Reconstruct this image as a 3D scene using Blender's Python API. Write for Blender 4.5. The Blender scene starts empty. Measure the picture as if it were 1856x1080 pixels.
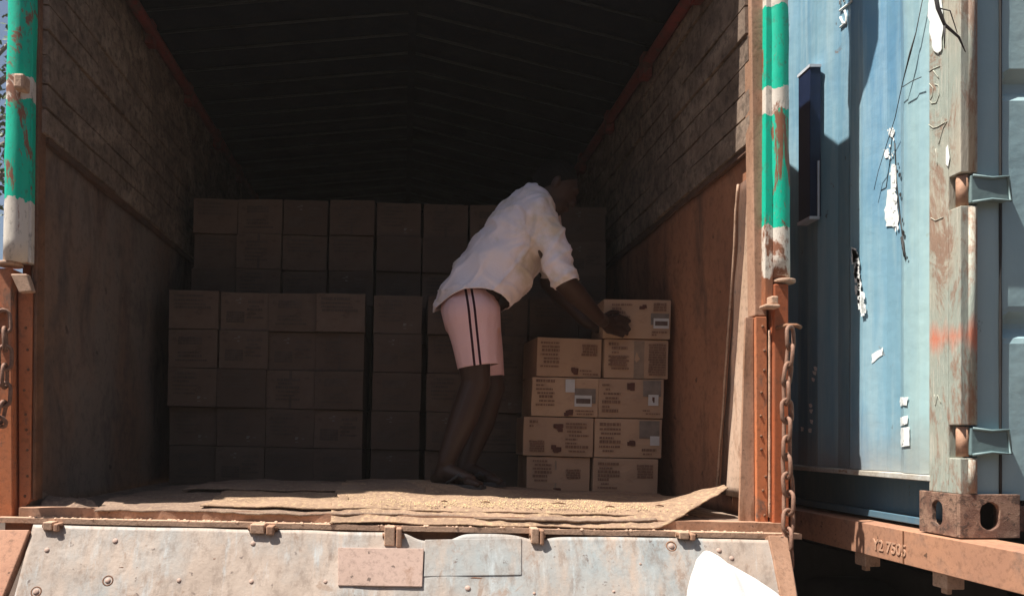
import bpy, bmesh, math, random
from mathutils import Vector, Matrix, noise
R = math.radians
random.seed(7)
sc = bpy.context.scene
COL = sc.collection

# ------------------------------------------------------------------ camera, sky, sun, exposure
H = 1.53                      # camera height above the ground
FPX, VX, VY = 1400.0, 730.0, 790.0
cam_d = bpy.data.cameras.new("camera"); cam = bpy.data.objects.new("camera", cam_d); COL.objects.link(cam)
cam.location = (0, 0, H); cam.rotation_euler = (R(90), 0, 0)
cam_d.sensor_width = 36; cam_d.lens = 36 * FPX / 1856
cam_d.shift_x = (928 - VX) / 1856; cam_d.shift_y = (VY - 540) / 1856
cam_d.clip_start = 0.05; cam_d.clip_end = 2000
sc.camera = cam

TS = Vector((-0.44, -0.125, 1.0)).normalized()      # towards the sun
w = bpy.data.worlds.new("World"); sc.world = w; w.use_nodes = True
nt = w.node_tree; nt.nodes.clear()
sky = nt.nodes.new("ShaderNodeTexSky"); sky.sky_type = 'NISHITA'; sky.sun_disc = False
sky.sun_elevation = math.asin(TS.z); sky.sun_rotation = math.atan2(TS.x, TS.y)
sky.air_density = 1.0; sky.dust_density = 2.5; sky.ozone_density = 1.0
bg = nt.nodes.new("ShaderNodeBackground"); bg.inputs[1].default_value = 0.05
wo = nt.nodes.new("ShaderNodeOutputWorld")
nt.links.new(sky.outputs[0], bg.inputs[0]); nt.links.new(bg.outputs[0], wo.inputs[0])
sd = bpy.data.lights.new("sun", 'SUN'); sd.energy = 5.0; sd.angle = R(0.5); sd.color = (1, 0.95, 0.87)
so = bpy.data.objects.new("sun", sd); COL.objects.link(so)
so.rotation_euler = TS.to_track_quat('Z', 'Y').to_euler(); so.location = (-5, -3, 12)
sc.view_settings.view_transform = 'Standard'; sc.view_settings.look = 'None'
sc.view_settings.exposure = 1.0; sc.view_settings.gamma = 1.0
sc.cycles.max_bounces = 8; sc.cycles.diffuse_bounces = 5
sc.cycles.use_denoising = True

# ------------------------------------------------------------------ truck frame
D0 = 2.53; FZ = H - 0.25; ROLL = R(1.2)
TM = Matrix.Translation((0, D0, FZ)) @ Matrix.Rotation(ROLL, 4, 'Y')
TI = TM.inverted()
def W(px, py, d): return Vector(((px - VX) / FPX * d, d, H + (VY - py) / FPX * d))
def T(px, py, yl=0.0): return TI @ W(px, py, D0 + yl)

# ------------------------------------------------------------------ node helpers
class Mat:
    def __init__(s, name, rough=0.7, metal=0.0, spec=0.35):
        s.m = bpy.data.materials.new(name); s.m.use_nodes = True
        s.t = s.m.node_tree; s.b = s.t.nodes['Principled BSDF']
        s.b.inputs['Roughness'].default_value = rough; s.b.inputs['Metallic'].default_value = metal
        s.b.inputs['Specular IOR Level'].default_value = spec
        s.tc = s.t.nodes.new('ShaderNodeTexCoord')
    def n(s, kind): return s.t.nodes.new(kind)
    def l(s, a, b): s.t.links.new(a, b)
    def coord(s, scale=(1, 1, 1), loc=(0, 0, 0), rot=(0, 0, 0)):
        m = s.n('ShaderNodeMapping'); s.l(s.tc.outputs['Object'], m.inputs[0])
        m.inputs['Scale'].default_value = scale; m.inputs['Location'].default_value = loc; m.inputs['Rotation'].default_value = rot
        return m.outputs[0]
    def noise(s, sc_, detail=5, scale=(1, 1, 1), loc=(0, 0, 0), rough=0.6, dist=0.0):
        t = s.n('ShaderNodeTexNoise'); s.l(s.coord(scale, loc), t.inputs['Vector'])
        t.inputs['Scale'].default_value = sc_; t.inputs['Detail'].default_value = detail
        t.inputs['Roughness'].default_value = rough; t.inputs['Distortion'].default_value = dist
        return t.outputs['Fac']
    def ramp(s, f, stops, const=False):
        r = s.n('ShaderNodeValToRGB'); s.l(f, r.inputs[0]); e = r.color_ramp.elements
        if const: r.color_ramp.interpolation = 'CONSTANT'
        while len(e) > 1: e.remove(e[-1])
        for i, (p, c) in enumerate(stops):
            if not hasattr(c, '__len__'): c = (c, c, c)
            x = e[0] if i == 0 else e.new(p)
            x.position = p; x.color = (*c, 1)
        return r.outputs[0]
    def mask(s, f, a, b): return s.ramp(f, [(a, 0), (b, 1)])
    def mix(s, f, a, b, mode='MIX'):
        m = s.n('ShaderNodeMix'); m.data_type = 'RGBA'; m.blend_type = mode
        for v, i in ((f, 0), (a, 6), (b, 7)):
            if hasattr(v, 'is_linked'): s.l(v, m.inputs[i])
            elif i == 0: m.inputs[0].default_value = v
            else: m.inputs[i].default_value = (*v, 1)
        return m.outputs[2]
    def math(s, op, a, b=0.0, c=0.0):
        m = s.n('ShaderNodeMath'); m.operation = op
        for i, v in enumerate((a, b, c)):
            if hasattr(v, 'is_linked'): s.l(v, m.inputs[i])
            else: m.inputs[i].default_value = v
        return m.outputs[0]
    def xyz(s):
        x = s.n('ShaderNodeSeparateXYZ'); s.l(s.tc.outputs['Object'], x.inputs[0]); return x.outputs
    def color(s, c):
        if hasattr(c, 'is_linked'): s.l(c, s.b.inputs['Base Color'])
        else: s.b.inputs['Base Color'].default_value = (*c, 1)
    def rough(s, f, a, b):
        r = s.ramp(f, [(0.3, a), (0.7, b)]); s.l(r, s.b.inputs['Roughness'])
    def bump(s, f, strength=0.3, dist=0.01):
        b = s.n('ShaderNodeBump'); s.l(f, b.inputs['Height'])
        b.inputs['Strength'].default_value = strength; b.inputs['Distance'].default_value = dist
        s.l(b.outputs[0], s.b.inputs['Normal'])

def worn(name, base, alt, rust, sc_=3.0, amt=(0.45, 0.6), rustamt=(0.6, 0.68), rough=0.65, stretch=(1, 1, 1), bump=0.25, spots=True, metal=0.0, dark=(0.03, 0.02, 0.015)):
    m = Mat(name, rough, metal)
    c = m.mix(m.mask(m.noise(sc_, 6, stretch), *amt), base, alt)
    n2 = m.noise(sc_ * 2.3, 9, stretch, (3, 1, 7), 0.7, 0.4)
    c = m.mix(m.mask(n2, *rustamt), c, rust)
    fine = m.noise(sc_ * 14, 6, (1, 1, 1), (9, 2, 4), 0.7)
    c = m.mix(m.ramp(fine, [(0.35, 0.30), (0.5, 0.0)]), c, dark)
    if spots:
        n3 = m.noise(sc_ * 7, 3, (1, 1, 1), (5, 8, 2), 0.5)
        c = m.mix(m.math('MULTIPLY', m.mask(n3, 0.70, 0.74), 0.7), c, dark)
    m.color(c); m.rough(n2, rough - 0.1, rough + 0.2)
    m.bump(m.math('ADD', fine, m.math('MULTIPLY', n2, 1.5)), bump, 0.004)
    return m.m

def plain(name, c, rough=0.7, metal=0.0, var=0.25, sc_=20, bump=0.15):
    m = Mat(name, rough, metal); n = m.noise(sc_, 5)
    m.color(m.mix(m.ramp(n, [(0.3, 0), (0.7, 1)]), tuple(x * (1 - var) for x in c), tuple(min(1, x * (1 + var)) for x in c)))
    m.bump(n, bump, 0.003); return m.m

# ------------------------------------------------------------------ mesh helpers
class MB:
    def __init__(s): s.v = []; s.f = []; s.smooth = []
    def add(s, vs, fs, M=None, sm=False):
        o = len(s.v); s.v += [tuple(M @ Vector(v)) if M else tuple(v) for v in vs]
        s.f += [tuple(i + o for i in f) for f in fs]; s.smooth += [sm] * len(fs); return s
    def box(s, x0, x1, y0, y1, z0, z1, M=None):
        vs = [(x, y, z) for x in (x0, x1) for y in (y0, y1) for z in (z0, z1)]
        return s.add(vs, [(0, 1, 3, 2), (4, 6, 7, 5), (0, 4, 5, 1), (2, 3, 7, 6), (0, 2, 6, 4), (1, 5, 7, 3)], M)
    def hexa(s, lo, hi):   # two quads of 4 points
        return s.add(list(lo) + list(hi), [(3, 2, 1, 0), (4, 5, 6, 7)] + [(i, (i + 1) % 4, (i + 1) % 4 + 4, i + 4) for i in range(4)])
    def prism(s, poly, axis, a, b):   # poly 2d points, extruded along axis index from a to b
        n = len(poly); vs = []
        for t in (a, b):
            for p in poly:
                q = list(p); q.insert(axis, t); vs.append(q)
        return s.add(vs, [tuple(range(n)), tuple(range(2 * n - 1, n - 1, -1))] + [(i, i + n, (i + 1) % n + n, (i + 1) % n) for i in range(n)])
    def tube(s, pts, r, n=8, closed=False, caps=True):
        pts = [Vector(p) for p in pts]; m = len(pts)
        rs = r if hasattr(r, '__len__') else [r] * m
        vs, fs = [], []; up = None
        for i, p in enumerate(pts):
            a = pts[(i - 1) % m] if (closed or i > 0) else p; b = pts[(i + 1) % m] if (closed or i < m - 1) else p
            t = (b - a).normalized()
            if up is None:
                up = Vector((0, 0, 1)) if abs(t.z) < 0.9 else Vector((1, 0, 0))
            u = t.cross(up); u = u.normalized() if u.length > 1e-6 else t.orthogonal().normalized(); up = u.cross(t).normalized()
            for k in range(n):
                q = 2 * math.pi * k / n; vs.append(p + (u * math.cos(q) + up * math.sin(q)) * rs[i])
        for i in range(m if closed else m - 1):
            j = (i + 1) % m
            for k in range(n): fs.append((i * n + k, i * n + (k + 1) % n, j * n + (k + 1) % n, j * n + k))
        if caps and not closed: fs += [tuple(range(n - 1, -1, -1)), tuple(range((m - 1) * n, m * n))]
        return s.add(vs, fs, None, True)
    def dome(s, c, r, nrm=(0, -1, 0), flat=0.5, n=10):
        q = Vector((0, 0, 1)).rotation_difference(Vector(nrm)); vs, fs = [], []
        rings = 4
        for i in range(rings):
            a = i / rings * math.pi / 2
            for k in range(n):
                t = 2 * math.pi * k / n
                vs.append(Vector(c) + q @ Vector((math.cos(t) * math.cos(a) * r, math.sin(t) * math.cos(a) * r, math.sin(a) * r * flat)))
        vs.append(Vector(c) + q @ Vector((0, 0, r * flat)))
        for i in range(rings - 1):
            for k in range(n): fs.append((i * n + k, i * n + (k + 1) % n, (i + 1) * n + (k + 1) % n, (i + 1) * n + k))
        for k in range(n): fs.append(((rings - 1) * n + k, (rings - 1) * n + (k + 1) % n, rings * n))
        return s.add(vs, fs, None, True)
    def grid(s, fn, nu, nv, sm=True):
        vs = [fn(i / nu, j / nv) for j in range(nv + 1) for i in range(nu + 1)]
        return s.add(vs, [(j * (nu + 1) + i, j * (nu + 1) + i + 1, (j + 1) * (nu + 1) + i + 1, (j + 1) * (nu + 1) + i) for j in range(nv) for i in range(nu)], None, sm)
    def build(s, name, mat, parent=None, bevel=0.0, solid=0.0, fixn=True):
        me = bpy.data.meshes.new(name); me.from_pydata([tuple(v) for v in s.v], [], s.f); me.validate()
        if len(me.polygons) == len(s.smooth): me.polygons.foreach_set('use_smooth', s.smooth)
        if fixn:
            bm = bmesh.new(); bm.from_mesh(me); bmesh.ops.recalc_face_normals(bm, faces=bm.faces); bm.to_mesh(me); bm.free()
        for m in (mat if isinstance(mat, (list, tuple)) else [mat]): me.materials.append(m)
        o = bpy.data.objects.new(name, me); COL.objects.link(o)
        if parent: o.parent = parent
        if solid:
            md = o.modifiers.new('solid', 'SOLIDIFY'); md.thickness = solid; md.offset = 0
        if bevel:
            md = o.modifiers.new('bevel', 'BEVEL'); md.width = bevel; md.segments = 2; md.limit_method = 'ANGLE'
        return o

def tag(o, label=None, cat=None, group=None, kind=None):
    if label: o['label'] = label
    if cat: o['category'] = cat
    if group: o['group'] = group
    if kind: o['kind'] = kind
    return o
def empty(name, M=None, label=None, cat=None, group=None):
    o = bpy.data.objects.new(name, None); COL.objects.link(o); o.empty_display_size = 0.1
    if M is not None:
        o.location = M.translation; o.rotation_euler = M.to_euler()
    return tag(o, label, cat, group)
def nz(x, y, z=0.0): return noise.noise(Vector((x, y, z)))

# ------------------------------------------------------------------ materials
M_ground = worn("red_earth", (0.085, 0.055, 0.04), (0.065, 0.045, 0.032), (0.11, 0.075, 0.055), 0.6, (0.4, 0.6), (0.5, 0.7), 0.95, bump=0.6)
M_rust = worn("rusty_brown_steel", (0.16, 0.075, 0.042), (0.24, 0.115, 0.06), (0.09, 0.045, 0.03), 5)
M_shade_dark = worn("dark_shade_steel", (0.14, 0.075, 0.05), (0.10, 0.06, 0.045), (0.07, 0.04, 0.03), 6)  # dark tone stands for shade at the board joint and wall seam
M_orange = worn("worn_orange_paint", (0.54, 0.18, 0.075), (0.42, 0.16, 0.08), (0.20, 0.12, 0.085), 4, (0.45, 0.62), (0.57, 0.66), stretch=(1, 1, .5))
M_orange_dk = worn("dull_orange_paint", (0.36, 0.095, 0.035), (0.28, 0.09, 0.04), (0.16, 0.075, 0.045), 4, (0.45, 0.62), (0.6, 0.7), stretch=(1, 1, .5))
M_tan_steel = worn("dusty_tan_steel", (0.46, 0.27, 0.18), (0.34, 0.19, 0.12), (0.22, 0.11, 0.06), 6, (0.4, 0.6), (0.55, 0.7), stretch=(1, 1, .4))
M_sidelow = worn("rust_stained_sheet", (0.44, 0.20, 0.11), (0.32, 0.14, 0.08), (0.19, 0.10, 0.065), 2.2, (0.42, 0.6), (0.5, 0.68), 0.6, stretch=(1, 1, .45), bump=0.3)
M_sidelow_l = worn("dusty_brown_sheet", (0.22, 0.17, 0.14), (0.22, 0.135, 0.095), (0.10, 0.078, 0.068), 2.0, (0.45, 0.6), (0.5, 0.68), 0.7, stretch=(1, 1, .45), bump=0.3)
M_lip = worn("pale_dusty_steel", (0.55, 0.36, 0.25), (0.45, 0.29, 0.2), (0.25, 0.13, 0.07), 9, (0.4, 0.6), (0.58, 0.7), bump=0.4)
M_red = worn("chipped_red_paint", (0.19, 0.034, 0.026), (0.14, 0.03, 0.024), (0.10, 0.05, 0.04), 6, (0.4, 0.6), (0.53, 0.6))
M_roof = worn("dark_blue_tarpaulin", (0.004, 0.007, 0.018), (0.005, 0.008, 0.015), (0.007, 0.007, 0.009), 1.5, rough=0.8, spots=False)
M_rib = worn("grey_steel_rib", (0.05, 0.055, 0.062), (0.04, 0.044, 0.05), (0.022, 0.018, 0.016), 4)
M_dark = plain("black_steel", (0.025, 0.023, 0.022), 0.6)
M_tyre = plain("tyre_rubber", (0.02, 0.02, 0.02), 0.85)

def wood_mat():
    m = Mat("weathered_plank_wood", 0.85)
    g = m.noise(7, 9, (1, 0.9, 1.1), (0, 0, 0), 0.7, 0.5)
    f = m.noise(30, 7, (1, 0.9, .9), (2, 2, 2), 0.7)
    c = m.ramp(g, [(0.3, (0.11, 0.075, 0.055)), (0.52, (0.25, 0.18, 0.135)), (0.72, (0.42, 0.32, 0.24))])
    c = m.mix(m.ramp(f, [(0.38, 0.6), (0.52, 0.0)]), c, (0.05, 0.035, 0.025))
    m.color(c); m.bump(m.math('ADD', g, f), 0.5, 0.006); return m.m
M_wood = wood_mat()

def gate_mat():
    m = Mat("faded_grey_gate_paint", 0.6)
    c = m.mix(m.mask(m.noise(2.0, 6, (1, 1, .8), (1, 0, 3)), 0.42, 0.62), (0.31, 0.34, 0.345), (0.38, 0.30, 0.245))
    c = m.mix(m.mask(m.noise(4.5, 8, (1.5, 1, .3), (7, 0, 1), 0.7), 0.45, 0.6), c, (0.43, 0.345, 0.285))
    c = m.mix(m.ramp(m.noise(9, 9, (3.5, 1, .35), (2, 4, 1), 0.7), [(0.56, 0), (0.7, 0.75)]), c, (0.46, 0.50, 0.51))
    c = m.mix(m.ramp(m.noise(11, 9, (1, 1, .6), (4, 4, 8), 0.75, 1.0), [(0.57, 0), (0.64, 0.6)]), c, (0.25, 0.16, 0.11))
    sp = m.noise(34, 4, (1, 1, 1), (4, 9, 8), 0.6)
    c = m.mix(m.math('MULTIPLY', m.mask(sp, 0.66, 0.71), 0.8), c, (0.12, 0.09, 0.08))
    c = m.mix(m.ramp(m.noise(28, 8, (1, 1, .25), (8, 1, 1), .75), [(.36, .55), (.5, 0)]), c, (.2, .15, .12))
    m.color(c); b = m.noise(5, 5, (1, 1, 1), (0, 3, 3)); m.bump(m.math('ADD', m.math('MULTIPLY', b, 3), m.math('ADD', sp, m.noise(16, 6))), 0.28, 0.006)
    m.rough(sp, 0.5, 0.75); return m.m
M_gate = gate_mat()
M_plate = worn("pinkish_dusty_plate", (0.44, 0.31, 0.255), (0.40, 0.28, 0.225), (0.34, 0.22, 0.165), 5, bump=0.2)

def pole_mat(name, bands, seed):
    # bands: list of (z0, z1, kind) painted on a rusty steel pole; paint has chipped irregular edges
    m = Mat(name, 0.45); z = m.xyz()[2]
    zz = m.math('ADD', z, m.math('MULTIPLY', m.math('SUBTRACT', m.noise(14, 5, (1, 1, 1), (seed, 0, 0)), 0.5), 0.09))
    rn = m.noise(8, 8, (1, 1, .35), (seed, 3, 1), 0.7, 0.5)
    rust = m.mix(m.mask(rn, 0.4, 0.6), (0.45, 0.16, 0.07), (0.24, 0.10, 0.055))
    c = rust
    for z0, z1, k in bands:
        paint = {'g': (0.0, 0.48, 0.31), 'w': (0.66, 0.60, 0.52)}[k]
        band = m.math('MULTIPLY', m.math('GREATER_THAN', zz, z0), m.math('LESS_THAN', zz, z1))
        chip = m.mask(rn, 0.575, 0.60) if k == 'g' else m.mask(rn, 0.55, 0.59)
        inv = m.math('SUBTRACT', 1.0, chip)
        c = m.mix(m.math('MULTIPLY', band, inv), c, paint)
    f = m.noise(60, 5, (1, 1, .5), (1, 1, seed), 0.7)
    c = m.mix(m.ramp(f, [(0.33, 0.5), (0.45, 0)]), c, (0.10, 0.08, 0.06))
    m.color(c); m.bump(m.math('ADD', rn, m.math('MULTIPLY', f, 0.5)), 0.4, 0.005); return m.m

def card_mat(name, a, b, dk):
    m = Mat(name, 0.85, 0, 0.2)
    info = m.n('ShaderNodeObjectInfo')
    c = m.mix(m.mask(m.noise(7, 6, (1, 1, 1)), 0.35, 0.65), a, b)
    c = m.mix(m.ramp(m.noise(16, 8, (1, 1, 2), (3, 3, 3), 0.7), [(0.55, 0), (0.7, 0.6)]), c, dk)
    c = m.mix(m.math('MULTIPLY', info.outputs['Random'], 0.6), c, dk)
    f = m.noise(90, 3); m.color(c)
    m.bump(m.math('ADD', m.noise(12, 5), m.math('MULTIPLY', f, .3)), 0.3, 0.004); return m.m
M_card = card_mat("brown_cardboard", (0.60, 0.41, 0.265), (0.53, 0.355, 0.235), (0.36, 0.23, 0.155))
M_card_dk = card_mat("shaded_cardboard", (0.19, 0.13, 0.095), (0.15, 0.10, 0.073), (0.08, 0.055, 0.042))  # darker copy of the carton brown; interior shade put into the colour
M_ink = plain("brown_print_ink", (0.25, 0.145, 0.095), 0.85)
M_ink_dk = plain("dark_red_print_ink", (0.12, 0.05, 0.035), 0.8)
M_ink_gr = plain("grey_print_ink", (0.22, 0.18, 0.15), 0.8)
M_inkd = plain("shaded_print_ink", (0.11, 0.078, 0.06), 0.85)  # darker ink copy carrying the interior shade
M_sticker = plain("white_paper_sticker", (0.62, 0.62, 0.60), 0.6, var=.08)
M_sticker_d = plain("shaded_paper_sticker", (0.24, 0.21, 0.18), 0.7, var=.2)  # sticker white darkened to paint the interior shade
M_tape = plain("grey_brown_tape", (0.30, 0.22, 0.16), 0.4)

def mat_sheet(name, a, b, grain):
    m = Mat(name, 0.95, 0, 0.1)
    c = m.mix(m.mask(m.noise(5, 7, (1, 1.6, 1)), 0.4, 0.62), a, b)
    c = m.mix(m.ramp(m.noise(60, 6, (1, 1, 1), (2, 2, 2), 0.7), [(0.5, 0), (0.62, 0.8)]), c, grain)
    c = m.mix(m.ramp(m.noise(38, 6, (1, 1, 1), (6, 2, 2), 0.6), [(0.66, 0), (0.7, 0.8)]), c, (0.16, 0.10, 0.05))
    m.color(c); m.bump(m.math('ADD', m.noise(70, 6), m.noise(9, 5)), 0.6, 0.008); return m.m
M_mat = mat_sheet("dusty_tan_matting", (0.24, 0.16, 0.11), (0.32, 0.215, 0.15), (0.44, 0.31, 0.19))
M_mat2 = mat_sheet("grey_brown_matting", (0.19, 0.13, 0.10), (0.25, 0.175, 0.13), (0.32, 0.23, 0.16))
M_grain = plain("yellow_grain_dust", (0.55, 0.41, 0.23), 0.95, var=.3, sc_=80)

# ------------------------------------------------------------------ ground
def gfn(u, v):
    x = (u - 0.5); y = (v - 0.5); x = math.copysign(abs(x) ** 2 * 1200, x); y = math.copysign(abs(y) ** 2 * 1200, y) + 3
    return (x, y, 0.02 * nz(x * .7, y * .7))
g = MB().grid(gfn, 90, 90).build("ground", M_ground); tag(g, kind="structure")

# ------------------------------------------------------------------ truck
truck = empty("cargo_truck", TM, "rusty cargo truck seen from behind, tailgate down, loaded with cartons under a dark canopy", "truck")
Lb, Lt = T(62, 900), T(77, 0); Rb, Rt = T(1388, 940), T(1363, 0)
def xl(z): return Lb.x + (Lt.x - Lb.x) * (z - Lb.z) / (Lt.z - Lb.z)
def xr(z): return Rb.x + (Rt.x - Rb.x) * (z - Rb.z) / (Rt.z - Rb.z)
LEN = 5.6; ZT_L, ZT_R = 2.12, 2.02
zbl, zbr = T(78, 238).z, T(1375, 252).z
def wall_slab(mb, xf, z0, z1, t0, t1, y0, y1, sgn):
    # slab following wall lean; t0,t1 distance outwards from the inner surface
    lo = [(xf(z0) + sgn * t0, y0, z0), (xf(z0) + sgn * t1, y0, z0), (xf(z0) + sgn * t1, y1, z0), (xf(z0) + sgn * t0, y1, z0)]
    hi = [(xf(z1) + sgn * t0, y0, z1), (xf(z1) + sgn * t1, y0, z1), (xf(z1) + sgn * t1, y1, z1), (xf(z1) + sgn * t0, y1, z1)]
    mb.hexa(lo, hi)
def side(sgn, xf, zb, zt, mlow):
    root = empty("side_wall"); root.parent = truck
    # lower steel sheet: dented grid, solid
    def fn(u, v):
        y = 0.005 + u * LEN; z = -0.02 + v * (zb + 0.02)
        dent = 0.012 * nz(y * 2.2, z * 2.2, sgn) + 0.008 * nz(y * 5, z * 5, sgn + 3)
        return (xf(z) + sgn * (0.018 + dent), y, z)
    MB().grid(fn, 120, 28).build("steel_sheet", mlow, root, solid=0.01)
    mb = MB(); z = zb; k = 0
    while z < zt - 0.02:
        h = 0.078 + 0.02 * random.random(); z1 = min(z + h, zt)
        y = 0.012
        while y < LEN:
            y1 = min(LEN, y + random.uniform(0.3, 0.95))
            off = random.uniform(-0.007, 0.005)
            # subdivided board, slightly warped
            n = 6
            for i in range(n):
                a0 = y + (y1 - y) * i / n; a1 = y + (y1 - y) * (i + 1) / n
                w0 = 0.006 * nz(a0 * 3, k * 5.1, sgn); w1 = 0.006 * nz(a1 * 3, k * 5.1, sgn)
                g0 = 0.007 + 0.007 * nz(a0 * 4, k * 3.3, 5); g1 = 0.007 + 0.007 * nz(a1 * 4, k * 3.3, 5)
                if i == n - 1: a1 -= 0.005
                t = -0.012 + off
                lo = [(xf(z) + sgn * (t + w0), a0, z), (xf(z) + sgn * 0.03, a0, z), (xf(z) + sgn * 0.03, a1, z), (xf(z) + sgn * (t + w1), a1, z)]
                hi = [(xf(z1) + sgn * (t + w0), a0, z1 - g0), (xf(z1) + sgn * 0.03, a0, z1 - g0), (xf(z1) + sgn * 0.03, a1, z1 - g1), (xf(z1) + sgn * (t + w1), a1, z1 - g1)]
                mb.hexa(lo, hi)
            y = y1
        z = z1; k += 1
    mb.build("plank_lining", M_wood, root)
    mb = MB(); wall_slab(mb, xf, -0.12, zt, 0.034, 0.06, 0.02, LEN, sgn); mb.build("outer_panel", M_orange_dk, root)
    # a batten painted dark for the shadow under the boards
    mb = MB()
    for i in range(16):
        y0 = 0.05 + i * 0.34; zz = zb - 0.012 + 0.008 * nz(i, 0, sgn)
        mb.hexa([(xf(zz) - sgn * 0.006, y0, zz - 0.01), (xf(zz) + sgn * 0.02, y0, zz - 0.01), (xf(zz) + sgn * 0.02, y0 + .34, zz - 0.01), (xf(zz) - sgn * 0.006, y0 + .34, zz - 0.012)],
                [(xf(zz) - sgn * 0.006, y0, zz + 0.011), (xf(zz) + sgn * 0.02, y0, zz + 0.011), (xf(zz) + sgn * 0.02, y0 + .34, zz + 0.011), (xf(zz) - sgn * 0.006, y0 + .34, zz + 0.009)])
    mb.build("shadow_strip", M_shade_dark, root)
    # red top rail, chipped, with short cleats
    mb = MB(); zr = zt - 0.08
    mb.tube([(xf(zr) - sgn * 0.045, 0.02 + i * 0.4, zr + 0.008 * nz(i, 3)) for i in range(15)], 0.026, 8)
    mb.build("top_rail", M_red, root)
    for i in range(8): MB().box(xf(zr) - sgn * 0.06 - .004, xf(zr) - sgn * 0.02, 0.3 + i * 0.62, 0.36 + i * 0.62, zr - 0.06, zr + 0.05).build("rail_cleat", M_red, root, bevel=0.004)
    return root
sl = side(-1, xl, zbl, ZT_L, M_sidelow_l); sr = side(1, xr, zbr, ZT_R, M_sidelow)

M_lining = worn("pale_lit_lining", (0.62, 0.44, 0.33), (0.50, 0.33, 0.23), (0.34, 0.19, 0.12), 4, (0.4, 0.6), (0.55, 0.7), stretch=(1, 1, .4), bump=.2)  # paler than the wall; daylight near the rear opening is in the colour
# leaning lining strip and seam near the rear of the right wall
def rw(px, py, out):   # point on right wall through a pixel
    p = T(px, py)
    y = 0.0
    for _ in range(20):
        q = T(px, py, y); e = xr(q.z) - out - q.x; y += e / max(0.2, (px - VX) / FPX)
    return T(px, py, y)
mb = MB(); top = rw(1346, 330, 0.008); bot = rw(1306, 895, 0.008)
N = 30
def strip(u, v, o0=0.0):
    p = bot.lerp(top, v); y1 = 0.012
    ye = p.y - .05; y = ye + (y1 - ye) * u + 0.003 * nz(v * 6, u * 2, 1) * (1 - u)
    return (xr(p.z) - 0.006 + 0.003 * nz(y * 6, p.z * 6), y, p.z)
MB().grid(strip, 12, N).build("lining_sheet", M_lining, sr, solid=0.006)
mb = MB(); mb.tube([Vector(strip(0, i / 40)) + Vector((-0.006, 0.074 + 0.003 * nz(i * .4, 1), 0)) for i in range(41)], [0.0045 + 0.002 * nz(i * .7, 9) for i in range(41)], 6)
mb.build("bent_edge", M_lip, sr)
def groove_shade(u, v):  # flat dark strip painting the shade inside the seam
    q = Vector(strip(0, v)); return (xr(q.z) - .0035 + .008 * nz(q.z * 5, 3), q.y + .002 + .066 * u, q.z)
MB().grid(groove_shade, 3, 30).build("groove_shade", M_shade_dark, sr, solid=.002)

# floor, sill
mb = MB()
for k in range(14):
    x0 = -1.19 + k * 0.169; mb.box(x0, x0 + 0.164, 0.0, LEN, -0.06, -0.004)
mb.build("floor", M_wood, truck, bevel=0.003)
def wavy_bar(name, y0, y1, z0, z1, x0, x1, mat, amp=0.003, n=70, seed=0):
    mb = MB(); P = []
    for i in range(n + 1):
        x = x0 + (x1 - x0) * i / n; a = amp * nz(x * 6, seed) + amp * .6 * nz(x * 21, seed); b = amp * nz(x * 7, seed + 5)
        P.append([(x, y0 + a, z0 + b * .5), (x, y1, z0), (x, y1, z1), (x, y0 + a, z1 + b)])
    for i in range(n): mb.hexa(P[i], P[i + 1])
    bm_fix = mb.build(name, mat, truck); return bm_fix
wavy_bar("bed_sill", -0.045, 0.0, -0.034, -0.004, -1.235, 1.225, M_tan_steel, 0.004, seed=1)
wavy_bar("sill_ledge", -0.085, -0.048, -0.050, -0.034, -1.29, 1.265, M_lip, 0.005, seed=4)
wavy_bar("rear_beam", -0.060, 0.0, -0.16, -0.052, -1.27, 1.25, M_rust, 0.003, seed=7)
# debris caked on the ledge
mb = MB()
for i in range(260):
    x = random.uniform(-1.2, 1.24); r = random.uniform(0.002, 0.007); mb.dome((x, random.uniform(-.084, -.05), -0.0345), r, (0, -.3, 1), 0.7, 6)
for i in range(18):
    x = random.uniform(-1.1, 1.2); mb.dome((x, -.07, -0.037), random.uniform(.006, .016), (0, -.3, 1), 0.3, 8)
tag(mb.build("caked_dust", M_lip, truck), kind="stuff")

# tailgate hanging down and outwards
gt = empty("tailgate"); gt.parent = truck
GY0, GZ0, GY1, GZ1 = -0.098, -0.053, -0.40, -0.72
def gy(z): return GY0 + (GY1 - GY0) * (GZ0 - z) / (GZ0 - GZ1)
def gpix(px, py):   # point on gate surface through a pixel
    y = GY0
    for _ in range(30):
        q = T(px, py, y); y = gy(q.z)
    return T(px, py, y)
gl, gr_ = gpix(58, 966), gpix(1424, 975)
gnorm = Vector((0, -(GZ0 - GZ1), -(GY1 - GY0) * 1.0)).normalized()  # outward, up
gnorm = Vector((0, -(GZ0 - GZ1), (GY0 - GY1))).normalized()
def gfn2(u, v):
    x0 = gl.x - v * 0.03; x1 = gr_.x + v * 0.0
    x = x0 + (x1 - x0) * u; z = GZ0 + (GZ1 - GZ0) * v
    # dented top edge (sagging near the middle patch plate)
    sag = 0.020 * math.exp(-((x - 0.10) / 0.075) ** 4) + 0.012 * math.exp(-((x - 0.42) / 0.05) ** 2) + 0.004 * (nz(x * 5, 1) + 0.3)
    z -= sag * max(0, 1 - v * 9)
    d = 0.006 * nz(x * 3, z * 4) + 0.003 * nz(x * 9, z * 9, 4) - 0.006 * math.exp(-((x - 0.12) / 0.1) ** 2) * max(0, 1 - v * 5)
    return Vector((x, gy(z), z)) + gnorm * d
MB().grid(gfn2, 200, 60).build("gate_panel", M_gate, gt, solid=0.006)
def gdisp(x, z): return 0.006 * nz(x * 3, z * 4) + 0.003 * nz(x * 9, z * 9, 4)
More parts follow.
